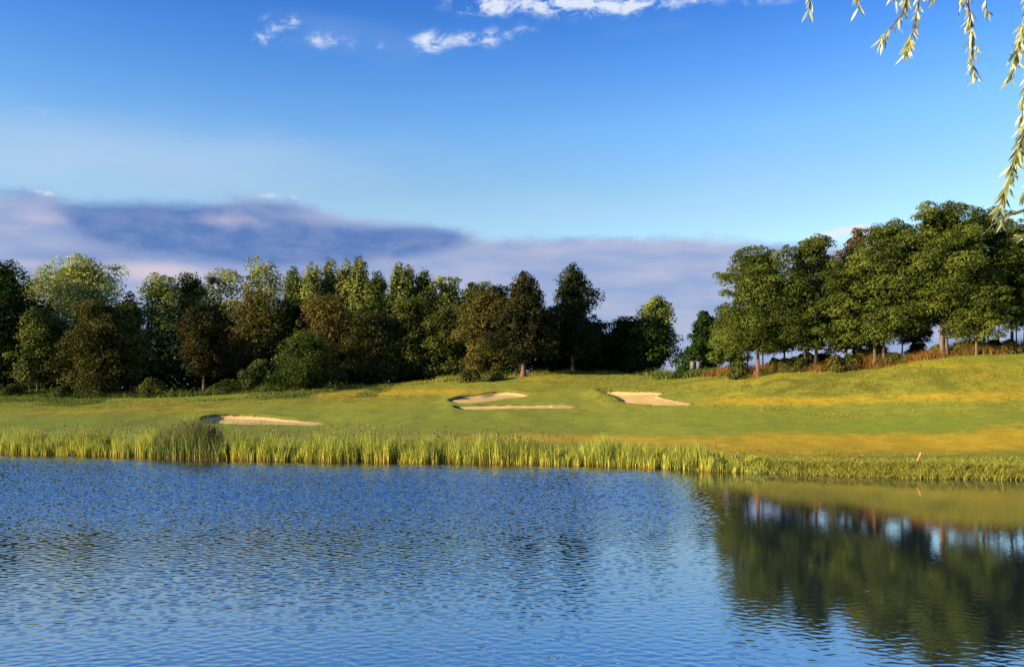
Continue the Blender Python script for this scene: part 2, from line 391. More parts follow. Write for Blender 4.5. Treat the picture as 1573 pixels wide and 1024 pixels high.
def ground_mat():
    m, t, b = mat('turf'); p = obj_pos(t)
    oc = attr(t, 'ochre'); rg = attr(t, 'rough'); lush = attr(t, 'lush'); soil = attr(t, 'soil')
    sp = t.new('ShaderNodeSeparateXYZ'); t.l.new(p, sp.inputs[0])
    big = t.noise(p, 0.09, 4, 0.55); mid = t.noise(p, 0.6, 5, 0.6, 0.4); fine = t.noise(p, 5.0, 4, 0.7); m2 = t.noise(t.vec(t.m('MULTIPLY', sp.outputs[0], 0.7), sp.outputs[1], sp.outputs[2]), 1.7, 5, 0.7, 0.3)
    strk = t.noise(t.vec(t.m('MULTIPLY', sp.outputs[0], 0.12), t.m('MULTIPLY', sp.outputs[1], 0.7), 0.0), 1.0, 4, 0.6, 0.5)
    f = t.m('ADD', oc, t.m('ADD', t.m('MULTIPLY', t.m('SUBTRACT', strk, 0.47), 1.3), t.m('MULTIPLY', t.m('SUBTRACT', m2, 0.5), 1.1)))
    green = t.mix(big, (0.205, 0.240, 0.030), (0.325, 0.325, 0.040))
    och = t.mix(mid, (0.46, 0.295, 0.022), (0.62, 0.42, 0.036))
    c = t.mix(t.step(f, 0.05, 1.05), green, och)
    c = t.mix(t.step(m2, 0.62, 0.40, 0.0, 0.42), c, t.mix(1.0, c, (0.55, 0.66, 0.6), 'MULTIPLY'))
    # rough: mottled tussocks
    rc = t.mix(t.step(mid, 0.38, 0.62), (0.17, 0.18, 0.024), (0.40, 0.31, 0.036))
    rm = t.m('MULTIPLY', rg, t.step(t.m('ADD', mid, t.m('MULTIPLY', t.m('SUBTRACT', fine, 0.5), 0.5)), 0.62, 0.42), clamp=True)
    c = t.mix(rm, c, rc)
    c = t.mix(t.m('MULTIPLY', lush, t.step(mid, 0.3, 0.7, 0.5, 1.0)), c, (0.17, 0.28, 0.026))
    c = t.mix(soil, c, (0.06, 0.05, 0.025))
    c = t.mix(t.step(fine, 0.3, 0.75, 0.0, 0.4), c, t.mix(1.0, c, (0.6, 0.66, 0.6), 'MULTIPLY'))
    t.l.new(c, b.inputs['Base Color']); b.inputs['Roughness'].default_value = 0.9; b.inputs['Specular IOR Level'].default_value = 0.1
    b.inputs['Sheen Weight'].default_value = 0.0; b.inputs['Sheen Tint'].default_value = (1, 0.85, 0.3, 1); b.inputs['Sheen Roughness'].default_value = 0.5
    h = t.m('ADD', t.m('MULTIPLY', t.noise(p, 9.0, 5, 0.75), t.m('ADD', t.m('MULTIPLY', rg, 0.10), 0.035)), t.m('MULTIPLY', t.m('MULTIPLY', m2, t.m('ADD', rg, 0.25)), 0.16))
    bp = t.new('ShaderNodeBump'); bp.inputs['Strength'].default_value = 0.8; bp.inputs['Distance'].default_value = 1.0
    t.l.new(h, bp.inputs['Height']); t.l.new(bp.outputs[0], b.inputs['Normal'])
    return m
def sand_mat():
    m, t, b = mat('sand'); p = obj_pos(t)
    n = t.noise(p, 1.2, 5, 0.6); f = t.noise(p, 14, 4, 0.7)
    c = t.mix(n, (0.50, 0.33, 0.095), (0.63, 0.425, 0.13)); t.l.new(t.mix(t.step(f, 0.4, 0.7, 0, 0.25), c, (0.40, 0.31, 0.2)), b.inputs['Base Color'])
    b.inputs['Roughness'].default_value = 0.95
    bp = t.new('ShaderNodeBump'); bp.inputs['Strength'].default_value = 0.5; bp.inputs['Distance'].default_value = 0.03
    t.l.new(f, bp.inputs['Height']); t.l.new(bp.outputs[0], b.inputs['Normal'])
    return m
def water_mat():
    m, t, b = mat('pond_water'); p = obj_pos(t)
    b.inputs['Base Color'].default_value = (0.012, 0.024, 0.030, 1); b.inputs['Roughness'].default_value = 0.03
    b.inputs['IOR'].default_value = 8.0
    n = t.noise(p, 14.0, 3, 0.5)
    bp = t.new('ShaderNodeBump'); bp.inputs['Strength'].default_value = 0.06; bp.inputs['Distance'].default_value = 0.01
    t.l.new(n, bp.inputs['Height']); t.l.new(bp.outputs[0], b.inputs['Normal'])
    return m
M['turf'] = ground_mat(); M['sand'] = sand_mat(); M['water'] = water_mat()
def plain(name, c, rough=0.7, n=0.15):
    m, t, b = mat(name); nz = t.noise(obj_pos(t), 6, 4, 0.6)
    t.l.new(t.mix(nz, tuple(x * (1 - n) for x in c), tuple(min(1, x * (1 + n)) for x in c)), b.inputs['Base Color']); b.inputs['Roughness'].default_value = rough
    return m

# ------------------------------------------------------------------ ground sheet
def axis(lo, hi, step, far_lo, far_hi, g=1.22):
    a = list(np.arange(lo, hi + 1e-6, step)); s = step; v = hi
    while v < far_hi: s *= g; v += s; a.append(min(v, far_hi))
    s = step; v = lo; b = []
    while v > far_lo: s *= g; v -= s; b.append(max(v, far_lo))
    return np.array(b[::-1] + a)
gx = axis(-50, 46, 0.24, -4000, 4000); gy = axis(30, 88, 0.22, -400, 6000)
GX, GY = np.meshgrid(gx, gy); GZ = height(GX, GY)
nx, ny = len(gx), len(gy)
gv = np.c_[GX.ravel(), GY.ravel(), GZ.ravel()]
idx = np.arange(nx * ny).reshape(ny, nx)
gf = np.c_[idx[:-1, :-1].ravel(), idx[:-1, 1:].ravel(), idx[1:, 1:].ravel(), idx[1:, :-1].ravel()]
# where the turf is parched, rough or lush: patches fixed to the ground
def zone(pts, soft=1.0):
    """pts: (px, py, half width px, half height px, weight) laid on the turf as soft patches"""
    tot = np.zeros_like(GX); YY = np.maximum(GY, 5)
    U = CX + F * GX / YY; V = HY + F * (CZ - GZ) / YY
    for px, py, w, h, k in pts: tot = tot + k * np.exp(-(((U - px) / w) ** 2 + ((V - py) / h) ** 2) ** 1.5)
    return np.where((GY > 30) & (GY < 110), tot, 0)
ochre = zone([(1250, 675, 170, 11, .95), (1500, 678, 160, 14, 1.0), (1350, 690, 220, 12, .8), (800, 673, 140, 8, .75), (980, 676, 120, 9, .6), (1120, 690, 120, 12, .7),
              (1200, 617, 140, 7, .85), (1450, 610, 170, 8, .75), (1573, 600, 80, 12, .6), (1560, 660, 60, 16, .6), (1350, 655, 50, 3, .3),
              (640, 602, 110, 5, .8), (520, 607, 90, 5, .85), (850, 581, 60, 4, .7), (560, 620, 110, 7, .35), (250, 628, 120, 6, .5), (90, 632, 120, 6, .45),
              (1400, 560, 250, 8, .45), (1150, 585, 120, 8, .35), (1500, 580, 120, 12, .35), (820, 598, 60, 10, .3), (1120, 607, 60, 8, .4), (690, 600, 60, 7, .4), (900, 630, 60, 4, .2)])
rough_ = np.clip(zone([(1350, 580, 330, 28, .9), (1100, 592, 160, 14, .7), (150, 622, 260, 14, .9), (450, 612, 200, 10, .6), (850, 595, 130, 16, .5), (1350, 708, 330, 16, .6), (950, 610, 90, 10, .4), (1250, 600, 120, 10, .5)]), 0, 1)
lush = np.clip(zone([(1500, 712, 130, 12, .8), (60, 618, 110, 10, .8), (280, 608, 90, 6, .6), (1280, 660, 160, 5, .5), (1450, 650, 200, 8, .4), (200, 655, 300, 14, .3), (930, 598, 50, 8, .35)]), 0, 1)
wood = sstep(GY, 84, 90) * sstep(-GX, -20, -14) * sstep(-GY, -170, -140)
grove_d = GY - grove_front(GX)
wood = np.maximum(wood, sstep(grove_d, 0, 2) * sstep(GX, 12, 18) * sstep(-grove_d, -20, -12))
wet = sstep(-(GY - shore(GX)), -0.9, -0.1) * (GX < 8)
soil = np.clip(wood * 0.85 + wet * 0.8, 0, 1)
for P_ in BW.values():
    mm = (GX > P_[:, 0].min() - 1) & (GX < P_[:, 0].max() + 1) & (GY > P_[:, 1].min() - 1) & (GY < P_[:, 1].max() + 1)
    sd = sdist(P_, GX[mm], GY[mm]); soil[mm] = np.maximum(soil[mm], sstep(sd, -0.12, 0.05))
g = mesh('ground', gv, gf, M['turf'], smooth=True, attrs={'ochre': ochre.ravel(), 'rough': rough_.ravel(), 'lush': lush.ravel(), 'soil': soil.ravel()})
tag(g, kind='structure')

# ------------------------------------------------------------------ bunkers
BL = {'a': 'long thin sand bunker alone on the left fairway, its left half shaded',
      'b': 'wedge-shaped sand bunker below the mound, upper one of the middle pair',
      'c': 'flat narrow strip of sand directly below the wedge-shaped bunker',
      'd': 'irregular bright sand bunker on the right of the mound with a tongue pointing right'}
for k, P_ in BW.items():
    x0, y0 = P_.min(0) - 0.1; x1, y1 = P_.max(0) + 0.1
    xs = np.arange(x0, x1, 0.11); ys = np.arange(y0, y1, 0.11); X, Y = np.meshgrid(xs, ys)
    sd = sdist(P_, X, Y); Z = height(X, Y, sand=True) - 0.12 * sstep(-sd, 0.0, 0.08) + 0.012 * fbm(X * 2.2, Y * 2.2, 2)
    id_ = np.arange(X.size).reshape(X.shape)
    q = np.c_[id_[:-1, :-1].ravel(), id_[:-1, 1:].ravel(), id_[1:, 1:].ravel(), id_[1:, :-1].ravel()]
    keep = (sd.ravel()[q] > -0.12).all(1); q = q[keep]
    used = np.unique(q); rm = -np.ones(X.size, int); rm[used] = np.arange(len(used))
    o = mesh('sand_bunker', np.c_[X.ravel(), Y.ravel(), Z.ravel()][used], rm[q], M['sand'], smooth=True)
    tag(o, BL[k], 'sand bunker', 'sand bunkers on the fairway')

# ------------------------------------------------------------------ pond
def pond():
    rng = np.random.RandomState(3)
    ys = [9.6]
    while ys[-1] < 49: ys.append(ys[-1] + (0.012 + 0.0008 * ys[-1]))
    ys = np.array(ys); us = np.linspace(-0.86, 0.80, 1100)
    Yg = np.repeat(ys[:, None], len(us), 1); Xg = us[None, :] * Yg
    Z = np.zeros_like(Xg)
    # calm water in the lee on the right, wind ripples to the left and in drifting bands
    U = CX + F * Xg / Yg; V = HY + F * CZ / Yg
    calm = sstep(U + 60 * fbm(Xg * 0.25, Yg * 0.12, 3) - 0.55 * np.maximum(V - 850, 0), 980, 1180)
    amp = 1.0 - 0.90 * calm
    far = sstep(-V, -850, -740)
    amp = amp * (0.42 + (0.25 + 2.7 * far) * (1 - calm) + 0.45 * fbm(Xg * 0.22 + 3, Yg * 0.14, 3))
    amp = amp + 0.10 * calm * sstep(V + 40 * fbm(Xg * 0.5, Yg * 0.3, 2), 870, 980)
    amp = amp * (1 - 0.5 * (1 - calm) * sstep(V, 860, 1000))
    amp = np.clip(amp, 0.06, 3.3)
    wl = np.exp(rng.uniform(math.log(0.09), math.log(0.36), 64))
    th = R(78) + rng.normal(0, 0.6, 64)
    for L, a in zip(wl, th):
        k = 2 * PI / L; s = WAVE_SLOPE * (0.6 + 0.8 * rng.rand()) * (L / 0.2) ** 0.1
        Z += (s / k) * np.sin(k * (Xg * math.cos(a) + Yg * math.sin(a)) + rng.rand() * 6.28 + 0.9 * fbm(Xg * 0.15 + L * 9, Yg * 0.15, 2))
    bord = sstep(us, -0.86, -0.83) * sstep(-us, -0.80, -0.77)
    brow = sstep(ys, 9.6, 10.2)
    Z *= amp * bord[None, :] * brow[:, None]
    v = np.c_[Xg.ravel(), Yg.ravel(), Z.ravel()]
    n, m_ = Xg.shape; id_ = np.arange(n * m_).reshape(n, m_)
    f = np.c_[id_[:-1, :-1].ravel(), id_[:-1, 1:].ravel(), id_[1:, 1:].ravel(), id_[1:, :-1].ravel()]
    # the rest of the pond surface, outside the wind-rippled reach
    ex = [(-75, 5, 0), (-0.86 * 9.6, 9.6, 0), (-0.86 * ys[-1], ys[-1], 0), (-75, ys[-1], 0), (62, 5, 0), (0.8 * 9.6, 9.6, 0), (0.8 * ys[-1], ys[-1], 0), (62, ys[-1], 0),
          (-75, 53, 0), (62, 53, 0)]
    b = len(v); v = np.r_[v, np.array(ex, float)]
    ef = np.array([(b, b + 1, b + 2, b + 3), (b + 5, b + 4, b + 7, b + 6), (b, b + 4, b + 5, b + 1), (b + 3, b + 7, b + 9, b + 8)])
    o = mesh('water', v, [f, ef], M['water'], smooth=True)
    tag(o, kind='structure')
WAVE_SLOPE = 0.0125
pond()

# ------------------------------------------------------------------ plants: generators
def unit(v): return v / np.maximum(np.linalg.norm(v, axis=-1, keepdims=True), 1e-9)
def diamonds(c, n, size, aspect, rng, droop=None):
    """leaf-shaped quads at c facing n"""
    N = len(c); r = rng.normal(size=(N, 3))
    if droop is not None: r = r * 0.5 + np.asarray(droop)
    t = unit(r - (r * n).sum(1, keepdims=True) * n); b = np.cross(n, t)
    L = (size * (0.6 + 0.8 * rng.rand(N)))[:, None] * 0.5; W = L * aspect
    v = np.stack([c - t * L, c + b * W - t * L * 0.1, c + t * L, c - b * W - t * L * 0.1], 1).reshape(-1, 3)
    f = np.arange(N * 4).reshape(N, 4)
    return v, f

def tube(path, rad, sides=7):
    path = np.asarray(path, float); n = len(path); V = []; 
    d = np.gradient(path, axis=0); d = unit(d)
    ref = np.array([0.3, 1, 0.1]); a = unit(np.cross(d, ref)); b = np.cross(d, a)
    th = np.linspace(0, 2 * PI, sides, endpoint=False)
    for i in range(n): V.append(path[i] + rad[i] * (np.cos(th)[:, None] * a[i] + np.sin(th)[:, None] * b[i]))
    V = np.concatenate(V); F_ = []
    for i in range(n - 1):
        for j in range(sides):
            F_.append((i * sides + j, i * sides + (j + 1) % sides, (i + 1) * sides + (j + 1) % sides, (i + 1) * sides + j))
    return V, np.array(F_)
def join(parts):
    V = []; F_ = []; o = 0
    for v, f in parts: V.append(v); F_.append(np.asarray(f) + o); o += len(v)
    return np.concatenate(V), np.concatenate(F_)

# crown profiles: (t from crown bottom to top, relative radius)
PROF = {
 'round':  [(0, .35), (.15, .75), (.4, 1), (.65, .92), (.85, .78), (1, .42)],
 'dome':   [(0, .55), (.2, .9), (.5, 1), (.75, .92), (.92, .72), (1, .48)],
 'spire':  [(0, .8), (.3, 1), (.7, .95), (.88, .7), (1, .26)],
 'pine':   [(0, .55), (.2, .95), (.45, 1), (.7, .8), (.9, .48), (1, .12)],
 'pine_cone': [(0, .9), (.2, .88), (.45, .72), (.7, .58), (.9, .36), (1, .08)],
 'bush':   [(0, .9), (.25, 1), (.55, .85), (.8, .7), (1, .35)],
 'skirt':  [(0, .75), (.2, 1), (.5, .95), (.75, .82), (.92, .62), (1, .36)],
 'robinia': [(0, .62), (.15, .95), (.4, 1), (.65, .92), (.85, .76), (1, .5)],
}
def tree(name, X, Y, H, W, kind, leaf, bark, label, cat='tree', group=None, low=0.12, n=9000, size=0.28, clumps=60, csize=0.2, flat=0.7, trunks=((0, 0),), tr=0.16, seed=1, sparse=0.0, depth=0.85, lean=0.0, up=0.45, asp=0.55, drop=0.0):
    """a tree with its base at (X, Y): height H, crown width W; low = crown bottom as a share of H"""
    rng = np.random.RandomState(seed * 131 + 7)
    z = hz(X, Y) - 0.08; n = int(n * 1.35)
    root = empty(name, (X, Y, z), label, cat, group)
    P = PROF[kind]; pt = [p[0] for p in P]; pr = [p[1] for p in P]
    cb = low * H; ch = H - cb; Rr = W / 2
    # clump centres spread through the crown, denser on its outside
    C = []; CR = []
    tries = 0
    ph1, ph2 = rng.rand(2) * 6.28
    while len(C) < clumps and tries < clumps * 40:
        tries += 1
        t = rng.rand() ** 0.9 if len(C) > 3 else 1.0 - 0.05 * len(C) * rng.rand(); a = rng.rand() * 2 * PI
        lob = 1 + 0.16 * math.sin(2 * a + ph1 + 5 * t) + 0.13 * math.sin(3 * a + ph2 - 7 * t)
        rr = Rr * np.interp(t, pt, pr) * lob * rng.uniform(.82, 1.14)
        cr = csize * W * (0.65 + 0.7 * rng.rand()) * (0.75 + 0.5 * np.interp(t, pt, pr)) * 0.72 * rng.choice([.6, .8, 1, 1.35])
        q = math.sqrt(rng.uniform(0.25, 1.0)) * max(rr - cr * 0.6, 0.02)
        p = np.array([q * math.cos(a) + lean * t * H, q * math.sin(a) * depth, cb + t * max(ch - cr * flat, .1)])
        if C and min(np.linalg.norm((p - c) * np.array([1, 1, 1.2])) / (cr + r_) for c, r_ in zip(C, CR)) < 0.36 - 0.15 * (tries > clumps * 12): continue
        C.append(p); CR.append(cr)
    C = np.array(C); CR = np.array(CR)
    ncore = int(n * 0.16); n -= ncore
    w = CR ** 2; w = w / w.sum(); cnt = rng.multinomial(n, w)
    ci = np.repeat(np.arange(len(C)), cnt); N = len(ci)
    d = unit(rng.normal(size=(N, 3)) + np.array([0, 0, up]))
    rad = CR[ci] * np.where(rng.rand(N) < 0.8, rng.uniform(0.80, 1.12, N), rng.uniform(0.3, 0.8, N))
    # ragged clump outline
    rad *= 1 + 0.22 * np.sin(d[:, 0] * 5 + ci * 1.7) * np.sin(d[:, 2] * 6 + ci * 2.3 + d[:, 1] * 4)
    pos = C[ci] + d * rad[:, None] * np.array([1, 1, flat])
    if drop: pos[:, 2] -= drop * (np.hypot(pos[:, 0] - C[ci][:, 0], pos[:, 1] - C[ci][:, 1])) 
    pos[:, 2] = np.maximum(pos[:, 2], 0.05)
    if sparse: 
        k = rng.rand(N) > sparse * (0.3 + 0.9 * vnoise(pos[:, 0] * 1.1 + seed, pos[:, 2] * 1.1)); pos, d, ci = pos[k], d[k], ci[k]; N = len(ci)
    nn = unit(d + rng.normal(size=(N, 3)) * 0.38 + np.array([0, 0, 0.2]))
    v, f = diamonds(pos, nn, size, asp, rng)
    ct = rng.rand(len(C)); tint = np.repeat(np.clip(0.6 * ct[ci] + 0.4 * rng.rand(N), 0, 1), 4)
    # inner foliage that closes the crown, tinted darker as painted inner shade
    tk = rng.rand(ncore); ak = rng.rand(ncore) * 2 * PI; rk = np.sqrt(rng.rand(ncore)) * Rr * np.interp(tk, pt, pr) * 0.55
    pk = np.c_[rk * np.cos(ak) + lean * tk * H, rk * np.sin(ak) * depth, cb + 0.04 * ch + tk * ch * 0.86]
    if sparse: pk = pk[:int(len(pk) * max(0, .8 - sparse))]
    v2, f2 = diamonds(pk, unit(rng.normal(size=(len(pk), 3))), size * 1.7, 0.75, rng)
    v, f = join([(v, f), (v2, f2)]); tint = np.r_[tint, np.repeat(rng.rand(len(pk)) * 0.5, 4)]
    # trunk(s) and limbs
    parts = []
    for (ox, ld) in trunks:
        hh = cb + ch * 0.72
        m_ = 9; ts = np.linspace(0, 1, m_)
        wob = np.cumsum(rng.normal(0, 0.05, (m_, 2)), 0) * (H / 10)
        path = np.c_[ox + ld * ts * H * 0.3 + wob[:, 0] * ts + lean * ts * H * .7, wob[:, 1] * ts, ts * hh - 0.15]
        r = tr * (1.25 - 0.35 * np.minimum(ts * 6, 1)) * (1 - 0.78 * ts); r[0] *= 1.25
        parts.append(tube(path, r, 9))
        for i in rng.permutation(len(C))[:max(5, 16 // len(trunks))]:
            c = C[i]; zt = np.clip(c[2] * rng.uniform(0.55, 0.8), cb * 0.75, hh * 0.9); tt = zt / hh
            s = np.array([np.interp(tt, ts, path[:, 0]), np.interp(tt, ts, path[:, 1]), zt])
            mid_ = (s + c) / 2 + np.array([0, 0, 0.12 * np.linalg.norm(c - s)]) + rng.normal(0, 0.08, 3)
            q = np.linspace(0, 1, 6)[:, None]; lp = (1 - q) ** 2 * s + 2 * q * (1 - q) * mid_ + q ** 2 * c
            r0 = tr * (1 - 0.75 * tt) * 0.55
            parts.append(tube(lp, r0 * (1 - 0.8 * q[:, 0]), 6))
    tv, tf = join(parts)
    mesh('trunk', tv, tf, M[bark], root, smooth=True)
    mesh('crown', v, f, M[leaf], root, tint=tint)
    return root

def T(name, px, Y, top, wpx, kind, leaf, bark, label, **kw):
    """place by column, distance, the row of its top and its width as seen in the photograph"""
    if px > 1030: Y -= nearer(px)
    X, Y, z = at(px, Y); H = (CZ + (HY - top) / F * Y) - z; W = wpx / F * Y
    return tree(name, X, Y, H, W, kind, leaf, bark, label, **kw)

GW = 'trees of the dense wood on the left'
GR = 'trees of the grove on the right slope'
GP = 'poplars in the middle of the wood'
# --- the wood, back row
T('oak_tree', 2, 90, 397, 126, 'round', 'oak', 'bark_dark', 'dark green broad oak at the left edge of the wood', group=GW, low=.08, n=11000, clumps=70, seed=1, csize=.19)
T('maple_tree', 120, 97, 390, 167, 'dome', 'maple', 'bark', 'big pale yellow-green domed tree, tallest and widest at the left end of the wood', group=GW, low=.1, n=20000, clumps=110, seed=2, csize=.15, depth=.9)
T('conifer_tree', 200, 95, 446, 58, 'pine_cone', 'pine_b', 'bark_dark', 'slim dark conifer between the big pale dome and the light green round tree', group=GW, low=.05, n=6000, clumps=45, seed=3, csize=.24)
T('round_tree', 246, 96, 418, 94, 'round', 'lightgreen', 'bark', 'light green round tree right of the slim dark conifer', group=GW, low=.08, n=8500, clumps=60, seed=4)
T('round_tree', 292, 98, 418, 85, 'round', 'olive', 'bark', 'darker green tree touching the light green round tree on its right', group=GW, low=.08, n=8000, clumps=55, seed=5)
nest_tree = T('sparse_tree', 342, 97, 409, 108, 'dome', 'pale', 'bark_pale', 'pale thin-crowned tree with a dark nest in its top', group=GW, low=.1, n=11000, clumps=75, seed=6, sparse=.32, size=.24, csize=.16)
T('sparse_tree', 402, 98, 392, 99, 'dome', 'pale', 'bark_pale', 'pale wispy tree with sky showing through its top, left of the poplars', group=GW, low=.1, n=13000, clumps=85, seed=7, sparse=.32, size=.24, csize=.14)
for i, (px, top, w, leaf, lab, Y) in enumerate([
    (452, 408, 40, 'poplar_dark', 'leftmost poplar, short dark spire beside the pale wispy tree', 96),
    (480, 400, 42, 'poplar', 'second poplar from the left, light green pointed top', 95),
    (506, 396, 40, 'poplar', 'light poplar spire left of the two tallest poplars', 97),
    (530, 395, 40, 'poplar', 'one of the two tallest poplars, the left spire', 96),
    (551, 391, 38, 'poplar', 'tallest poplar with its sharp tip above the others', 95),
    (579, 414, 40, 'poplar_dark', 'dark poplar with a low top right of the tallest one', 95),
    (611, 400, 40, 'poplar', 'light poplar spire standing apart right of the dark poplar', 94),
    (627, 405, 34, 'poplar', 'slimmer light spire leaning against the separate poplar', 97),
    (652, 413, 40, 'poplar_dark', 'last poplar on the right with a small pointed green tip', 95)]):
    T('poplar_tree', px, Y, top, w * 1.5, 'spire', leaf, 'bark', lab, group=GP, low=.05, n=8500, clumps=60, seed=20 + i, csize=.24, flat=1.5, size=.26, depth=1.0, up=.5)
T('round_tree', 688, 95, 424, 74, 'dome', 'lightgreen', 'bark', 'green tree with a reddish tip right of the last poplar', group=GW, low=.06, n=7500, clumps=55, seed=31)
T('round_tree', 734, 96, 431, 85, 'dome', 'olive', 'bark_dark', 'dull green rounded tree behind the golden brown one', group=GW, low=.06, n=8000, clumps=55, seed=32)
T('round_tree', 765, 97, 437, 67, 'dome', 'oak', 'bark_dark', 'dark tree top showing just left of the broad pine', group=GW, low=.06, n=6000, clumps=45, seed=33)
# filler, deep in the wood
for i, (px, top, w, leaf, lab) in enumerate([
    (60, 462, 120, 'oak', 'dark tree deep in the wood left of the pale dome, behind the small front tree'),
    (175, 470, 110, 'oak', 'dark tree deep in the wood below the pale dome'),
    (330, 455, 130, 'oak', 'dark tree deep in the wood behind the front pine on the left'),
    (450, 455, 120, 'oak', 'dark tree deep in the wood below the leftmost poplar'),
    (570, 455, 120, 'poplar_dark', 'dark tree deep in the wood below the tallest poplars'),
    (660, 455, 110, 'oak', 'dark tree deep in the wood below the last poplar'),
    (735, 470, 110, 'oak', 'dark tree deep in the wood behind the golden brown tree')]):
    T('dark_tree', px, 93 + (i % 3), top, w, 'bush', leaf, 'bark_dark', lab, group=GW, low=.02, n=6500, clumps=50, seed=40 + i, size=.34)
# --- the wood, front row
T('small_tree', 58, 86, 470, 76, 'skirt', 'olive', 'bark_pale', 'small olive tree on a thin pale trunk at the left front of the wood', group=GW, low=.16, n=7500, clumps=60, seed=51, tr=.11)
T('thicket_tree', 148, 85, 456, 131, 'skirt', 'brown', 'bark_pale', 'brownish multi-stemmed tree with slanting thin stems in front of the pale dome', group=GW, low=.10, n=13000, clumps=95, seed=52, size=.22, csize=.14, trunks=((0, -.15), (.25, .1), (-.3, .2)), tr=.09)
T('small_tree', 200, 87, 462, 66, 'skirt', 'olive', 'bark_pink', 'dark narrow tree with a pinkish lit trunk right of the brownish multi-stemmed one', group=GW, low=.18, n=7000, clumps=55, seed=53, tr=.14)
T('pine_tree', 313, 86, 462, 92, 'pine', 'pine', 'bark_pink', 'dark front pine on a crooked pinkish trunk in the left part of the wood', group=GW, low=.20, n=11000, clumps=75, seed=54, tr=.16, csize=.17, size=.24)
T('thicket_tree', 392, 92, 445, 133, 'skirt', 'rust', 'bark', 'rust brown rounded tree below the pale wispy tree', group=GW, low=.05, n=12000, clumps=80, seed=55, size=.22, csize=.15)
T('thicket_tree', 505, 89, 449, 131, 'skirt', 'rust', 'bark', 'golden brown tree in front of the poplars', group=GW, low=.05, n=13000, clumps=90, seed=56, size=.22, csize=.14)
T('leafy_bush', 470, 83, 506, 120, 'bush', 'bush', 'bark', 'large green bush reaching the ground at the foot of the golden brown tree', cat='bush', group=GW, low=.01, n=12000, clumps=75, seed=57, size=.2, csize=.17, trunks=((0, 0), (.2, .1)))
T('leafy_bush', 402, 84, 550, 62, 'bush', 'olive', 'bark', 'low olive bush on the left flank of the large green bush', cat='bush', group=GW, low=.01, n=5000, clumps=40, seed=58, size=.2)
T('thicket_tree', 566, 88, 476, 103, 'skirt', 'brown', 'bark_dark', 'dark brownish tree hanging to the ground below the dark poplar', group=GW, low=.02, n=10500, clumps=75, seed=59, size=.22, csize=.15)
T('round_tree', 630, 90, 452, 94, 'skirt', 'olive', 'bark_dark', 'olive green tree in front of the separate poplar spire', group=GW, low=.04, n=9000, clumps=65, seed=60, size=.24)
T('round_tree', 690, 89, 466, 81, 'skirt', 'olive', 'bark_dark', 'shaded olive tree left of the gold-brown tree by the broad pine', group=GW, low=.04, n=8500, clumps=60, seed=61, size=.24)
T('thicket_tree', 744, 84, 441, 97, 'skirt', 'rust', 'bark', 'gold-brown tree leaning against the broad pine on its left, leafy to the ground', group=GW, low=.03, n=12500, clumps=85, seed=62, size=.21, csize=.15)
T('pine_tree', 804, 80.5, 414, 112, 'pine', 'pine', 'bark_pink', 'broad dark pine on a reddish trunk at the top of the mound', cat='pine tree', group='tall pines behind the mound', low=.14, n=15000, clumps=100, seed=63, tr=.24, csize=.15, size=.23)
T('pine_tree', 880, 85, 402, 108, 'pine_cone', 'pine_b', 'bark_pink', 'tallest cone-shaped pine behind the mound, right of the broad pine', cat='pine tree', group='tall pines behind the mound', low=.12, n=15000, clumps=100, seed=64, tr=.22, csize=.16, size=.23)
T('round_tree', 838, 87, 470, 90, 'skirt', 'pine_b', 'bark_dark', 'dark leafy tree filling the gap between the two pines', group=GW, low=.02, n=7500, clumps=55, seed=65, size=.24)
T('round_tree', 905, 88, 486, 108, 'skirt', 'oak', 'bark_dark', 'dark bushy tree under the tallest pine', group=GW, low=.02, n=8500, clumps=60, seed=66, size=.25)
T('round_tree', 962, 88, 484, 92, 'dome', 'oak', 'bark_dark', 'low dark tree left of the last tree of the wood', group=GW, low=.03, n=7500, clumps=55, seed=67, size=.25)
T('round_tree', 1008, 86, 452, 72, 'spire', 'lightgreen', 'bark_pale', 'light-topped tree standing up behind the last dark tree of the wood', group=GW, low=.35, n=5500, clumps=45, seed=68, size=.24, csize=.22)
T('round_tree', 1000, 85, 486, 90, 'dome', 'oak', 'bark_pale', 'last dark tree at the right end of the wood, on a thin pale trunk', group=GW, low=.12, n=8500, clumps=60, seed=69, size=.24, tr=.10)
T('small_tree', 1080, 84, 476, 56, 'spire', 'oak', 'bark_dark', 'small dark tree beside the white notice board', group=GR, low=.05, n=5500, clumps=45, seed=70, size=.24)
T('leafy_bush', 1070, 83, 528, 66, 'bush', 'oak', 'bark_dark', 'low dark bush around the foot of the small dark tree', cat='bush', group='bushes at the edge of the trees', low=.01, n=4000, clumps=30, seed=71, size=.22)
# out of frame on the left: the wood goes on and shades its edge
for i, (X, Y, H) in enumerate([(-64, 92, 14), (-73, 95, 15), (-84, 92, 14), (-96, 96, 15), (-60, 100, 14)]):
    tree('oak_tree', X, Y, H, 12, 'round', 'oak', 'bark_dark', ['first', 'second', 'third', 'fourth', 'fifth'][i] + ' dark tree of the wood beyond the left edge of the view', group='trees beyond the left edge', low=.05, n=3500, clumps=45, seed=80 + i, size=.5)
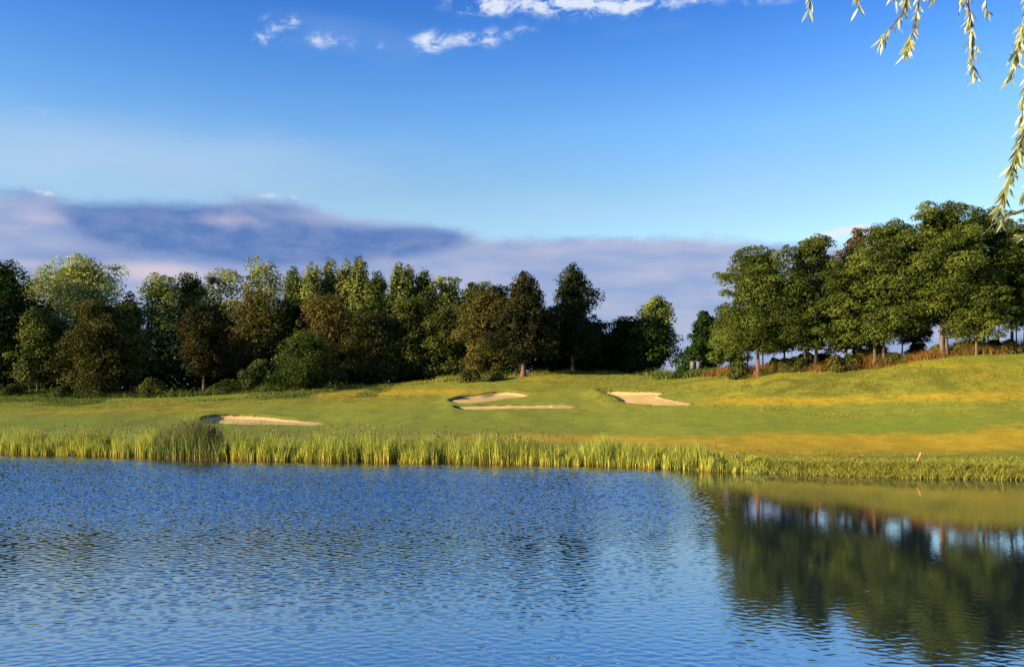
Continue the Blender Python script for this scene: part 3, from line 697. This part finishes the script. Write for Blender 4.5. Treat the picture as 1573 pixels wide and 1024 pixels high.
# --- the grove on the slope
rob = dict(flat=.5, up=.8, size=.145, csize=.13, drop=.2, sparse=.3)
T('robinia_tree', 1164, 70, 376, 143, 'robinia', 'grove', 'bark_pink', 'leftmost big tree of the grove, domed crown on a slanting reddish trunk', group=GR, low=0.175, n=46980, clumps=141, seed=101, tr=0.145, **rob)
T('small_tree', 1122, 74, 470, 66, 'skirt', 'grove_b', 'bark_dark', 'low spreading tree tucked under the left side of the leftmost big tree', group=GR, low=.22, n=8500, clumps=50, seed=102, tr=.1, size=.22, flat=.6)
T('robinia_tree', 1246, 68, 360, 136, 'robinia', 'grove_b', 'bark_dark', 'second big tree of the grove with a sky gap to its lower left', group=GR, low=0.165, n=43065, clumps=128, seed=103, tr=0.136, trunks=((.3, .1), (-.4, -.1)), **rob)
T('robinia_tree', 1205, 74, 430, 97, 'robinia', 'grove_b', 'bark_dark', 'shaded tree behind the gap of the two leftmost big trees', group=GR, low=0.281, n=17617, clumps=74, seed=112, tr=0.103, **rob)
T('bare_topped_tree', 1312, 70, 349, 70, 'dome', 'deadred', 'bark_dark', 'reddish brown half-bare tree top between two green crowns of the grove', group=GR, low=.25, n=7500, clumps=60, seed=104, sparse=.4, size=.18, csize=.16)
T('robinia_tree', 1300, 66, 395, 126, 'robinia', 'grove', 'bark_dark', 'green tree in front of the reddish half-bare top', group=GR, low=0.156, n=37192, clumps=114, seed=105, tr=0.128, **rob)
T('robinia_tree', 1364, 64, 334, 143, 'robinia', 'grove', 'bark_pink', 'big tree left of the two tallest, with two thin light stems', group=GR, low=0.205, n=46980, clumps=141, seed=106, tr=0.110, trunks=((-.9, -.03), (-.3, .02)), **rob)
T('small_tree', 1404, 66, 440, 90, 'robinia', 'grove_b', 'bark_dark', 'dark under-tree on a thick dark stem between the big trees', group=GR, low=.25, n=9000, clumps=55, seed=107, tr=.2, **rob)
T('robinia_tree', 1446, 60.5, 308, 156, 'robinia', 'grove', 'bark_pale', 'tallest tree of the grove with a pale forked trunk', group=GR, low=0.224, n=54810, clumps=162, seed=108, tr=0.170, trunks=((.3, .1), (.1, -.1)), **rob)
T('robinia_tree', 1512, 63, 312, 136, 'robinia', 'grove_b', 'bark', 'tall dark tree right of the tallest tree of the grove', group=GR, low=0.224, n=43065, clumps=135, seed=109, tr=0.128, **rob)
T('robinia_tree', 1570, 60, 338, 131, 'robinia', 'grove', 'bark', 'big tree at the right edge of the photo behind the willow leaves', group=GR, low=0.214, n=41107, clumps=128, seed=110, tr=0.128, trunks=((-.7, 0), (.2, .05)), **rob)
T('robinia_tree', 1500, 59.5, 400, 112, 'robinia', 'grove', 'bark_pale', 'lower bright green tree in front of the tall dark tree of the grove', group=GR, low=0.205, n=29362, clumps=101, seed=113, tr=0.094, **rob)
T('robinia_tree', 1668, 59, 330, 146, 'robinia', 'grove', 'bark', 'big tree of the grove just beyond the right edge', group='trees beyond the right edge', low=0.214, n=23490, clumps=108, seed=111, tr=0.128, flat=.5, size=.28)
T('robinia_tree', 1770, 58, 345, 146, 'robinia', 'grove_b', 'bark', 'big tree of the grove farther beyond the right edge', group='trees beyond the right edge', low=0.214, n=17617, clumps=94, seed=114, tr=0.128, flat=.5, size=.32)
# slim stems standing under the grove
for i, (px, Y, h) in enumerate([(1140, 74, 3.4), (1148, 73, 3.6), (1172, 74, 3.6), (1518, 62, 3.3), (1534, 62, 3.2), (1562, 63, 3.4), (1273, 70, 3.2), (1386, 65, 3.2)]):
    X, Y, z = at(px, Y - nearer(px)); lab = ['leftmost slim sapling stem under the grove', 'second slim sapling stem from the left under the grove', 'slim sapling stem just left of the slanting reddish trunk', 'slim sapling right of the pale forked trunk, left one of a pair',
        'slim sapling right of the pale forked trunk, right one of a pair', 'slim sapling at the right edge under the grove', 'slim sapling under the second big tree of the grove', 'slim sapling between the two thin light stems and the forked trunk'][i]
    tree('sapling', X, Y, h + 1.4, 1.7, 'robinia', 'grove_b', 'bark', lab, cat='sapling', group='saplings under the grove', low=.62, n=1400, clumps=14, seed=130 + i, size=.2, tr=.07, csize=.3)
# bushes along the wood and grove
for i, (px, Y, top, w, leaf, lab) in enumerate([
    (20, 84, 588, 34, 'bush', 'small bush at the foot of the wood at the far left'),
    (100, 83.5, 590, 34, 'bush', 'small bush between the thin pale trunk and the slanting stems'),
    (232, 83.5, 578, 46, 'olive', 'olive bush right of the pinkish lit trunk'),
    (352, 83, 580, 44, 'bush', 'green bush right of the crooked pine trunk'),
    (376, 83, 566, 40, 'olive', 'taller olive bush beside the low bush on the left flank'),
    (722, 80, 565, 44, 'olive', 'bush at the foot of the gold-brown tree left of the mound'),
    (758, 79, 568, 40, 'bush', 'lit bush against the left side of the mound'),
    (1240, 69, 538, 34, 'grove_b', 'dark bush below the second big tree of the grove'),
    (1345, 65.5, 520, 46, 'grove_b', 'dark green bush beside the two thin light stems'),
    (1375, 64, 540, 40, 'olive', 'olive bush in the dry grass left of the forked trunk'),
    (1440, 61.5, 528, 26, 'nettle', 'yellow-green rounded bush at the foot of the forked trunk'),
    (1206, 70, 548, 26, 'rust', 'russet bush right of the slanting reddish trunk'),
    (1550, 59.5, 520, 30, 'rust', 'russet bush near the right edge under the grove'),
    (1190, 72.5, 548, 34, 'oak', 'dark bush behind the slanting reddish trunk'),
    (1262, 71, 540, 60, 'oak', 'wide dark bush behind the stems of the second big tree'),
    (1325, 68, 535, 50, 'oak', 'dark bush just left of the two thin light stems'),
    (1410, 65.5, 524, 44, 'grove_b', 'dark green bush behind the thick dark stem'),
    (1498, 62.5, 518, 34, 'oak', 'dark bush between the forked trunk and the slim sapling pair'),
    (1135, 72, 552, 40, 'olive', 'olive bush under the low spreading tree at the left end of the grove'),
    (1222, 68.6, 546, 36, 'olive', 'olive bush in the dry grass between the two leftmost big trees'),
    (1284, 66, 544, 34, 'rust', 'russet bush in the dry grass below the second big tree'),
    (1306, 65.6, 542, 36, 'olive', 'olive bush in front of the stem of the green tree below the reddish top'),
    (1475, 60.6, 524, 30, 'olive', 'olive bush just right of the pale forked trunk'),
    (1526, 60.2, 520, 36, 'oak', 'dark bush at the feet of the slim sapling pair'),
    (1050, 80, 562, 30, 'oak', 'low dark bush left of the white notice board')]):
    T('shrub', px, Y, top, w, 'bush', leaf, 'bark', lab, cat='bush', group='bushes at the edge of the trees', low=.01, n=2600, clumps=22, seed=150 + i, size=.17, csize=.3, tr=.04)

# ------------------------------------------------------------------ blades: reeds, bank grass, dry grass
def blades(x, y, z, h, wdt, lean, rng, segs=3):
    N = len(x); a = rng.rand(N) * 2 * PI; fa = rng.rand(N) * PI
    ts = np.linspace(0, 1, segs + 1); V = np.empty((N, (segs + 1) * 2, 3)); al = np.empty((N, (segs + 1) * 2))
    for i, t in enumerate(ts):
        ox = np.cos(a) * lean * t * t * h; oy = np.sin(a) * lean * t * t * h
        w = wdt * (1 - t) ** 0.7 * 0.5 + 0.002
        for j, s in enumerate((-1, 1)):
            V[:, i * 2 + j, 0] = x + ox + s * w * np.cos(fa); V[:, i * 2 + j, 1] = y + oy + s * w * np.sin(fa); V[:, i * 2 + j, 2] = z + h * t * (1 - 0.25 * lean * t)
            al[:, i * 2 + j] = t
    base = (np.arange(N) * (segs + 1) * 2)[:, None]
    Fs = [np.c_[base + i * 2, base + i * 2 + 1, base + i * 2 + 3, base + i * 2 + 2] for i in range(segs)]
    return V.reshape(-1, 3), np.concatenate(Fs), al.ravel(), np.repeat(rng.rand(N), (segs + 1) * 2)

def clumps_along(rng, xs_, band, n_per, spread, hfun, wdt, lean, dens=None, zmin=-0.05):
    cx = xs_ + rng.normal(0, .12, len(xs_)); cy = shore(cx) + rng.uniform(band[0], band[1], len(xs_))
    if dens is not None:
        k = rng.rand(len(cx)) < dens(cx, cy); cx, cy = cx[k], cy[k]
    ch = hfun(cx, cy) * rng.uniform(0.58, 1.15, len(cx)) * (0.70 + 0.42 * vnoise(cx * 1.4 + 3, cy * 0.3))
    x = np.repeat(cx, n_per) + rng.normal(0, spread, len(cx) * n_per); y = np.repeat(cy, n_per) + rng.normal(0, spread, len(cx) * n_per)
    h = np.repeat(ch, n_per) * rng.uniform(0.55, 1.12, len(x))
    z = np.maximum(height(x, y), zmin)
    v, f, al, ti = blades(x, y, z, h, wdt * rng.uniform(.6, 1.4, len(x)), lean * rng.uniform(.3, 1.8, len(x)), rng)
    per = len(ti) // len(x); ti = 0.35 * ti + 0.65 * np.repeat(rng.rand(len(cx)) ** 1.5, n_per * per)
    return v, f, al, ti, x, y, z, h

def reeds():
    rng = np.random.RandomState(11)
    PXH = [(-300, 30), (0, 30), (100, 28), (200, 34), (235, 40), (345, 42), (400, 40), (450, 34), (550, 42), (640, 34), (700, 36), (760, 38), (850, 32), (950, 32), (1050, 27), (1110, 21), (1170, 14), (1200, 8)]
    def hf(x, y):
        px = CX + F * x / y; return np.interp(px, [p[0] for p in PXH], [p[1] for p in PXH]) * y / F
    xs_ = rng.uniform(-42, 11.2, 2300)
    dn = lambda x, y: 0.45 + 0.55 * sstep(fbm(x * 1.1, y * 0.4 + 8, 3), -0.25, 0.2)
    v, f, al, ti, *_ = clumps_along(rng, xs_, (-0.35, 1.25), 26, 0.10, hf, 0.030, 0.16, dn)
    o = mesh('reeds', v, f, M['reed'], tint=ti, attrs={'along': al}); tag(o, 'band of yellow-green reeds along the far bank of the pond', 'reeds', kind='stuff')
    # taller, darker stand
    xs_ = np.concatenate([rng.uniform(-18.6, -14.6, 140), rng.uniform(-17.6, -15.2, 90)])
    def ht(x, y):
        px = CX + F * x / y; return np.interp(px, [215, 245, 280, 305, 335, 350], [36, 46, 52, 54, 50, 40]) * y / F
    v, f, al, ti, x, y, z, h = clumps_along(rng, xs_, (-0.45, 0.9), 26, 0.11, ht, 0.034, 0.18)
    o = mesh('tall_reeds', v, f, M['reed_dark'], tint=ti, attrs={'along': al}); tag(o, 'taller darker stand of reeds in the left part of the reed band', 'reeds', kind='stuff')
    # brownish plumes standing over the reeds
    k = rng.rand(len(x)) < 0.05; C = np.c_[x[k], y[k], z[k] + h[k] * rng.uniform(.95, 1.12, k.sum())]
    xs2 = rng.uniform(-26, 3, 420); ys2 = shore(xs2) + rng.uniform(0, 1.2, 420)
    C2 = np.c_[xs2, ys2, height(xs2, ys2) + hf(xs2, ys2) * rng.uniform(.95, 1.2, 420)]
    C = np.r_[C, C2]
    C = np.repeat(C, 7, 0) + rng.normal(0, 1, (len(C) * 7, 3)) * np.array([.03, .03, .09])
    v, f = diamonds(C, unit(rng.normal(size=(len(C), 3))), 0.10, 0.35, rng, droop=(0, 0, 2.0))
    o = mesh('reed_plumes', v, f, M['plume'], tint=np.repeat(rng.rand(len(C)), 4)); tag(o, 'brownish seed plumes above the reeds', 'reed plumes', kind='stuff')
    # low bank grass on the right
    xs_ = rng.uniform(8.0, 42, 2600)
    def hg(x, y):
        px = CX + F * x / y; return np.interp(px, [1080, 1200, 1350, 1573, 1800], [12, 13, 15, 18, 18]) * y / F * (0.75 + 0.5 * vnoise(x * 1.3, 2.2))
    dn = lambda x, y: 0.40 + 0.6 * sstep(fbm(x * 0.9 + 4, 1.0, 3), -0.25, 0.15)
    v, f, al, ti, *_ = clumps_along(rng, xs_, (-0.25, 1.3), 24, 0.13, hg, 0.030, 0.75, dn)
    o = mesh('bank_grass', v, f, M['bank'], tint=ti, attrs={'along': al}); tag(o, 'overhanging yellow-green grass along the right part of the bank', 'grass', kind='stuff')
    # rough tussocks behind it
    xs_ = rng.uniform(5, 40, 900)
    v, f, al, ti, *_ = clumps_along(rng, xs_, (1.0, 3.2), 12, 0.15, lambda x, y: 0.16 + 0.12 * vnoise(x, y), 0.03, 0.6)
    o = mesh('rough_grass', v, f, M['bank'], tint=ti, attrs={'along': al}); tag(o, 'short rough grass on the slope behind the right bank', 'grass', kind='stuff')
reeds()

def scatter(name, n, xf, yf, h, mat_, label, cat, seed, wdt=.04, lean=.5, cl=12, spread=.2, dens=None):
    rng = np.random.RandomState(seed)
    cx = rng.uniform(xf[0], xf[1], n); cy = yf(cx) + rng.uniform(0, 1, n) * yf(cx, True)
    if dens: k = rng.rand(n) < dens(cx, cy); cx, cy = cx[k], cy[k]
    x = np.repeat(cx, cl) + rng.normal(0, spread, len(cx) * cl); y = np.repeat(cy, cl) + rng.normal(0, spread, len(cx) * cl)
    hh = np.repeat(h * rng.uniform(.4, 1.2, len(cx)) * (0.35 + 1.0 * vnoise(cx * .7 + seed, cy * .3)), cl) * rng.uniform(.5, 1.2, len(x))
    v, f, al, ti = blades(x, y, height(x, y) - .02, hh, wdt * rng.uniform(.6, 1.4, len(x)), lean * rng.uniform(.3, 1.6, len(x)), rng)
    o = mesh(name, v, f, M[mat_], tint=ti, attrs={'along': al}); return tag(o, label, cat, kind='stuff')
gl = lambda x, w=False: (3.4 if w else grove_front(x) - 0.5)
scatter('dry_grass', 3000, (15.5, 48), gl, 0.95, 'dry', 'orange-brown dry grass and weeds under the grove', 'dry grass', 21, wdt=.026, cl=16, dens=lambda x, y: .35 + .65 * sstep(fbm(x * .5, y * .3, 3), -.2, .2))
wl_ = lambda x, w=False: (3.0 if w else np.interp(x, [-60, -40, -30, -20, -10, 0], [82.5, 83, 82, 81, 80.5, 80]))
scatter('undergrowth', 2200, (-58, -20), wl_, .75, 'nettle', 'green nettles and weeds at the foot of the wood', 'undergrowth', 22, wdt=.08, lean=.8, dens=lambda x, y: .3 + .7 * sstep(fbm(x * .4, y * .3, 3), -.2, .3))
scatter('edge_grass', 900, (-20, 20), lambda x, w=False: (2.5 if w else np.interp(x, [-20, -5, 0, 8, 20], [82.5, 82, 82, 83, 81.5])), .5, 'bank', 'longer grass along the shaded foot of the wood', 'grass', 23)
scatter('hedge_weeds', 380, (12.5, 18), lambda x, w=False: (2.5 if w else grove_front(x) + 1.0), .7, 'nettle', 'dull green weeds below the white notice board', 'undergrowth', 24, wdt=.08, lean=.7)
scatter('rough_tussocks', 2600, (-50, -12), lambda x, w=False: (8 if w else 74 + 0 * x), .34, 'nettle', 'green tussocks on the rough slope before the wood', 'grass', 25, lean=.7, dens=lambda x, y: sstep(fbm(x * .25, y * .2, 3), -.1, .3))

def turf_tufts(name, n, xr, yf, h, label, seed, mat_='bank'):
    rng = np.random.RandomState(seed)
    x = rng.uniform(xr[0], xr[1], n); y0, y1 = yf(x); y = y0 + rng.rand(n) * (y1 - y0)
    k = rng.rand(n) < .25 + .75 * sstep(fbm(x * .22, y * .16, 4), -.15, .25); x, y = x[k], y[k]
    x = np.repeat(x, 7) + rng.normal(0, .14, len(x) * 7); y = np.repeat(y, 7) + rng.normal(0, .14, len(y) * 7)
    v, f, al, ti = blades(x, y, height(x, y) - .01, h * rng.uniform(.5, 1.4, len(x)), .035 * rng.uniform(.6, 1.4, len(x)), rng.uniform(.4, 1.2, len(x)), rng, segs=2)
    tag(mesh(name, v, f, M[mat_], tint=ti, attrs={'along': al}), label, 'grass', kind='stuff')
turf_tufts('slope_grass', 5500, (6, 46), lambda x: (np.interp(x, [6, 14, 20, 46], [60, 55, 50, 49]), grove_front(x) - .5), .11, 'uncut yellow-green grass on the slope below the grove', 61)
turf_tufts('lower_grass', 2600, (4, 42), lambda x: (shore(x) + 1.5, shore(x) + 6.5), .09, 'short parched grass between the fairway and the right bank', 62)
turf_tufts('mound_grass', 3000, (-50, 12), lambda x: (np.interp(x, [-50, -12, 0, 12], [70, 71, 73, 74]), 81.5 + 0 * x), .12, 'uncut grass between the bunkers and the foot of the wood', 63)
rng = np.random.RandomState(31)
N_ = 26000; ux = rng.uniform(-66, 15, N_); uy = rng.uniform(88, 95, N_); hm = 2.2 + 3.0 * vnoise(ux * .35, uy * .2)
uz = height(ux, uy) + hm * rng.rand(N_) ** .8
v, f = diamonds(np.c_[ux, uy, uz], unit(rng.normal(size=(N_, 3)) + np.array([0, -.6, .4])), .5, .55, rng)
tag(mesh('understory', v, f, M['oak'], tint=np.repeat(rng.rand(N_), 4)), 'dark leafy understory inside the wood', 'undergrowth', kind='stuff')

# ------------------------------------------------------------------ small things
def box(cx, cy, cz, sx_, sy_, sz_, bev=0.0):
    v = np.array([(x, y, z) for x in (-.5, .5) for y in (-.5, .5) for z in (-.5, .5)]) * (sx_, sy_, sz_) + (cx, cy, cz)
    f = np.array([(0, 1, 3, 2), (4, 6, 7, 5), (0, 4, 5, 1), (2, 3, 7, 6), (0, 2, 6, 4), (1, 5, 7, 3)])
    return v, f
M['white'] = plain('weathered_white_paint', (0.16, 0.16, 0.17)); M['wood'] = plain('weathered_wood', (0.25, 0.17, 0.10)); M['red'] = plain('faded_orange_paint', (0.62, 0.24, 0.11)); M['white2'] = plain('white_paint', (0.8, 0.78, 0.72))
M['peach'] = plain('pale_orange_paint', (0.62, 0.42, 0.26)); M['rustred'] = plain('dull_red_paint', (0.22, 0.07, 0.035))
M['nest'] = plain('nest_twigs', (0.035, 0.025, 0.018), n=.4)
X, Y, z = at(1069, 71)
b = empty('notice_board', (X, Y, z), 'small white two-panel notice board beside the small dark tree', 'notice board')
ztop = CZ + (HY - 555) / F * Y - z; zb = CZ + (HY - 567) / F * Y - z
for sx_ in (-0.24, 0.24):
    mesh('panel', *box(sx_, 0, (ztop + zb) / 2, 0.38, 0.05, ztop - zb), M['white'], b)
for sx_ in (-0.46, 0.0, 0.46):
    mesh('post', *tube([(sx_, .03, -.2), (sx_, .03, ztop * .5), (sx_, .03, ztop + .06)], [.035, .035, .03], 8), M['wood'], b)
def stake(px, Y, h, lean, lab, mt, tip):
    X, Y, z = at(px, Y); r = empty('marker_stake', (X, Y, z), lab, 'marker stake', 'marker stakes by the bank')
    p = [(0, 0, -.15), (lean * .5 * h, 0, h * .5), (lean * .82 * h, 0, h * .82)]
    mesh('post', *tube(p, [.035, .033, .032], 8), M[mt], r)
    mesh('tip', *tube([p[-1], (lean * h * .97, 0, h * .97), (lean * h, 0, h)], [.036, .034, .012], 8), M[tip], r)
Ys = float(shore((1406 - CX) / F * 34)) + 1.2
stake(1406, Ys, .58, .42, 'leaning pale orange and white marker stake in the bank grass on the right', 'red', 'peach')
stake(1099, 43.5, .30, .08, 'short upright dark reddish marker stake in the dry turf near the middle', 'rustred', 'rustred')
# nest in the pale tree
X, Y, z = at(325, 95.8); zc = CZ + (HY - 431) / F * Y
rng = np.random.RandomState(5)
d = unit(rng.normal(size=(1500, 3))); v, f = diamonds(np.array([X, Y, zc]) + d * rng.uniform(.15, .52, (1500, 1)) * np.array([1, 1, .85]), unit(d + rng.normal(size=d.shape) * .6), .22, .25, rng)
o = mesh('bird_nest', v, f, M['nest'], tint=np.repeat(rng.rand(1500), 4)); tag(o, 'round dark twig nest in the top of the pale thin-crowned tree', 'bird nest')
# a pale feather-like leaf afloat on the pond
Yl = 5200 / (908 - HY); Xl = (1332 - CX) / F * Yl
q = np.linspace(0, 1, 9); V = []; 
for t in q:
    w = .022 * math.sin(PI * min(1, t * .95 + .03)) + .002
    V += [(Xl - .06 + .10 * t, Yl - w, .012 + .012 * math.cos(6 * t)), (Xl - .06 + .12 * t, Yl, .02 + .012 * math.cos(6 * t)), (Xl - .06 + .12 * t, Yl + w, .014 + .012 * math.cos(6 * t))]
Fq = [(i * 3 + j, i * 3 + 3 + j, i * 3 + 4 + j, i * 3 + 1 + j) for i in range(8) for j in range(2)]
o = mesh('floating_leaf', V, np.array(Fq), M['white']); tag(o, 'tiny pale leaf floating on the dark reflection of the grove', 'leaf')

# ------------------------------------------------------------------ the willow by the camera
def willow():
    rng = np.random.RandomState(77); WX, WY = 7.2, 5.6; z0 = hz(WX, WY) - .1
    root = empty('willow_tree', (WX, WY, z0), 'willow at the near bank whose pale narrow leaves hang into the top right corner', 'willow tree')
    loc = lambda p: np.array([p[0] - WX, p[1] - WY, p[2] - z0])
    def wp(px, py, Y): return np.array([(px - CX) / F * Y, Y, CZ + (HY - py) / F * Y])
    tr_ = [(WX, WY, z0), (WX - .1, WY, z0 + 2), (WX - .25, WY - .1, z0 + 4), (WX - .3, WY + .1, z0 + 6.2)]
    parts = [tube([loc(p) for p in tr_], [.36, .28, .24, .16], 12)]
    S = []   # strands: list of (points, leaf density)
    vis = [((1247, -90), (1243, 19), 5.6, .9), ((1322, -80), (1318, 13), 5.8, .9), ((1402, -60), (1388, 20), (1353, 60), 5.3, 1.3), ((1418, -70), (1408, 30), (1393, 79), 5.5, 1.5),
           ((1462, -60), (1478, 10), 5.9, .9), ((1474, -70), (1492, 40), (1496, 120), 5.4, 1.3), ((1508, -60), (1516, 20), 5.8, .7), ((1590, -60), (1573, 40), (1552, 124), 5.2, 1.5), ((1610, -40), (1592, 60), (1560, 78), 5.5, 1.0),
           ((1620, 40), (1580, 180), (1560, 250), (1533, 322), 5.1, 1.6), ((1640, 150), (1600, 240), (1572, 325), 5.3, 1.2), ((1650, 320), (1573, 322), (1548, 332), (1531, 338), 5.0, .6), ((1625, 330), (1590, 355), (1568, 362), 5.2, .8),
           ((1440, -90), (1432, 4), 5.9, 1.0), ((1380, -90), (1374, 3), 5.7, .8), ((1605, 20), (1582, 100), (1566, 205), 5.4, 1.3), ((1602, 90), (1578, 190), (1552, 262), 5.0, 1.2), ((1596, -50), (1580, 20), (1570, 62), 5.6, 1.2), ((1630, 200), (1594, 260), (1573, 300), 5.6, 1.3), ((1600, 120), (1585, 190), (1562, 236), 5.5, 1.2), ((1612, 0), (1598, 80), (1574, 150), 5.3, 1.3)]
    for s in vis:
        Y = s[-2]; pts = [wp(a, b_, Y) for a, b_ in s[:-2]]
        S.append((pts, s[-1]))
    for i in range(34):      # more of its hanging twigs, right of the view
        x = rng.uniform(3.7, 9.5); y = rng.uniform(3.6, 8.0); x = max(x, .64 * y + .35); zt = rng.uniform(6.6, 7.8); L = rng.uniform(1.5, 3.8)
        S.append(([np.array([x, y, zt]), np.array([x + rng.normal(0, .1), y, zt - L / 2]), np.array([x + rng.normal(0, .15), y, zt - L])], .6))
    for i, (pts, dn) in enumerate(S):
        P = np.array(pts)
        # smooth the path
        tt = np.linspace(0, len(P) - 1, 26); path = np.stack([np.interp(tt, range(len(P)), P[:, k]) for k in range(3)], 1)
        for _ in range(4): path[1:-1] = (path[:-2] + path[1:-1] * 2 + path[2:]) / 4
        L = np.linalg.norm(np.diff(path, axis=0), axis=1).sum()
        n = int(L / .0095 * dn); t = np.sort(rng.rand(n)) ** .95 * 25
        C = np.stack([np.interp(t, range(26), path[:, k]) for k in range(3)], 1); tg = unit(np.gradient(path, axis=0)); G = np.stack([np.interp(t, range(26), tg[:, k]) for k in range(3)], 1)
        side = unit(rng.normal(size=(n, 3)) * np.array([1, .8, .3])); dirv = unit(G * .75 + side * rng.uniform(.3, 1.0, (n, 1)) + np.array([0, 0, -.5]))
        nn = unit(np.cross(dirv, rng.normal(size=(n, 3)))); bb = np.cross(dirv, nn)
        ll = rng.uniform(.05, .115, n)[:, None]; ww = ll * .085
        bend = nn * ll * .12
        q = [C, C + dirv * ll * .35 + bb * ww, C + dirv * ll * .35 - bb * ww, C + dirv * ll * .7 + bb * ww * .8 + bend * .5, C + dirv * ll * .7 - bb * ww * .8 + bend * .5, C + dirv * ll + bend]
        lv = np.stack(q, 1).reshape(-1, 3); b0 = (np.arange(n) * 6)[:, None]
        tris = np.concatenate([np.c_[b0, b0 + 1, b0 + 2], np.c_[b0 + 3, b0 + 5, b0 + 4]]); quads = np.c_[b0 + 1, b0 + 3, b0 + 4, b0 + 2]
        tw = mesh('hanging_twig', *tube([loc(p) for p in path], np.linspace(.009, .002, 26) * (1.4 if i == 11 else 1), 6), M['bark_pale'], root, smooth=True)
        mesh('leaves', lv - np.array([WX, WY, z0]), [tris, quads], M['willow'], tw, tint=np.repeat(rng.rand(n), 6))
        # limb that carries it
        if i % 2 == 0 or i < 15:
            top = path[0]; s = np.array(tr_[2]) + (np.array(tr_[3]) - np.array(tr_[2])) * rng.rand()
            midp = np.array([(s[0] + top[0]) / 2, (s[1] + top[1]) / 2, max(s[2], top[2]) + .5]); u = np.linspace(0, 1, 9)[:, None]
            lp = (1 - u) ** 2 * s + 2 * u * (1 - u) * midp + u ** 2 * top
            parts.append(tube([loc(p) for p in lp], np.linspace(.05, .009, 9), 7))
    tv, tf = join(parts); mesh('trunk', tv, tf, M['bark'], root, smooth=True)
willow()
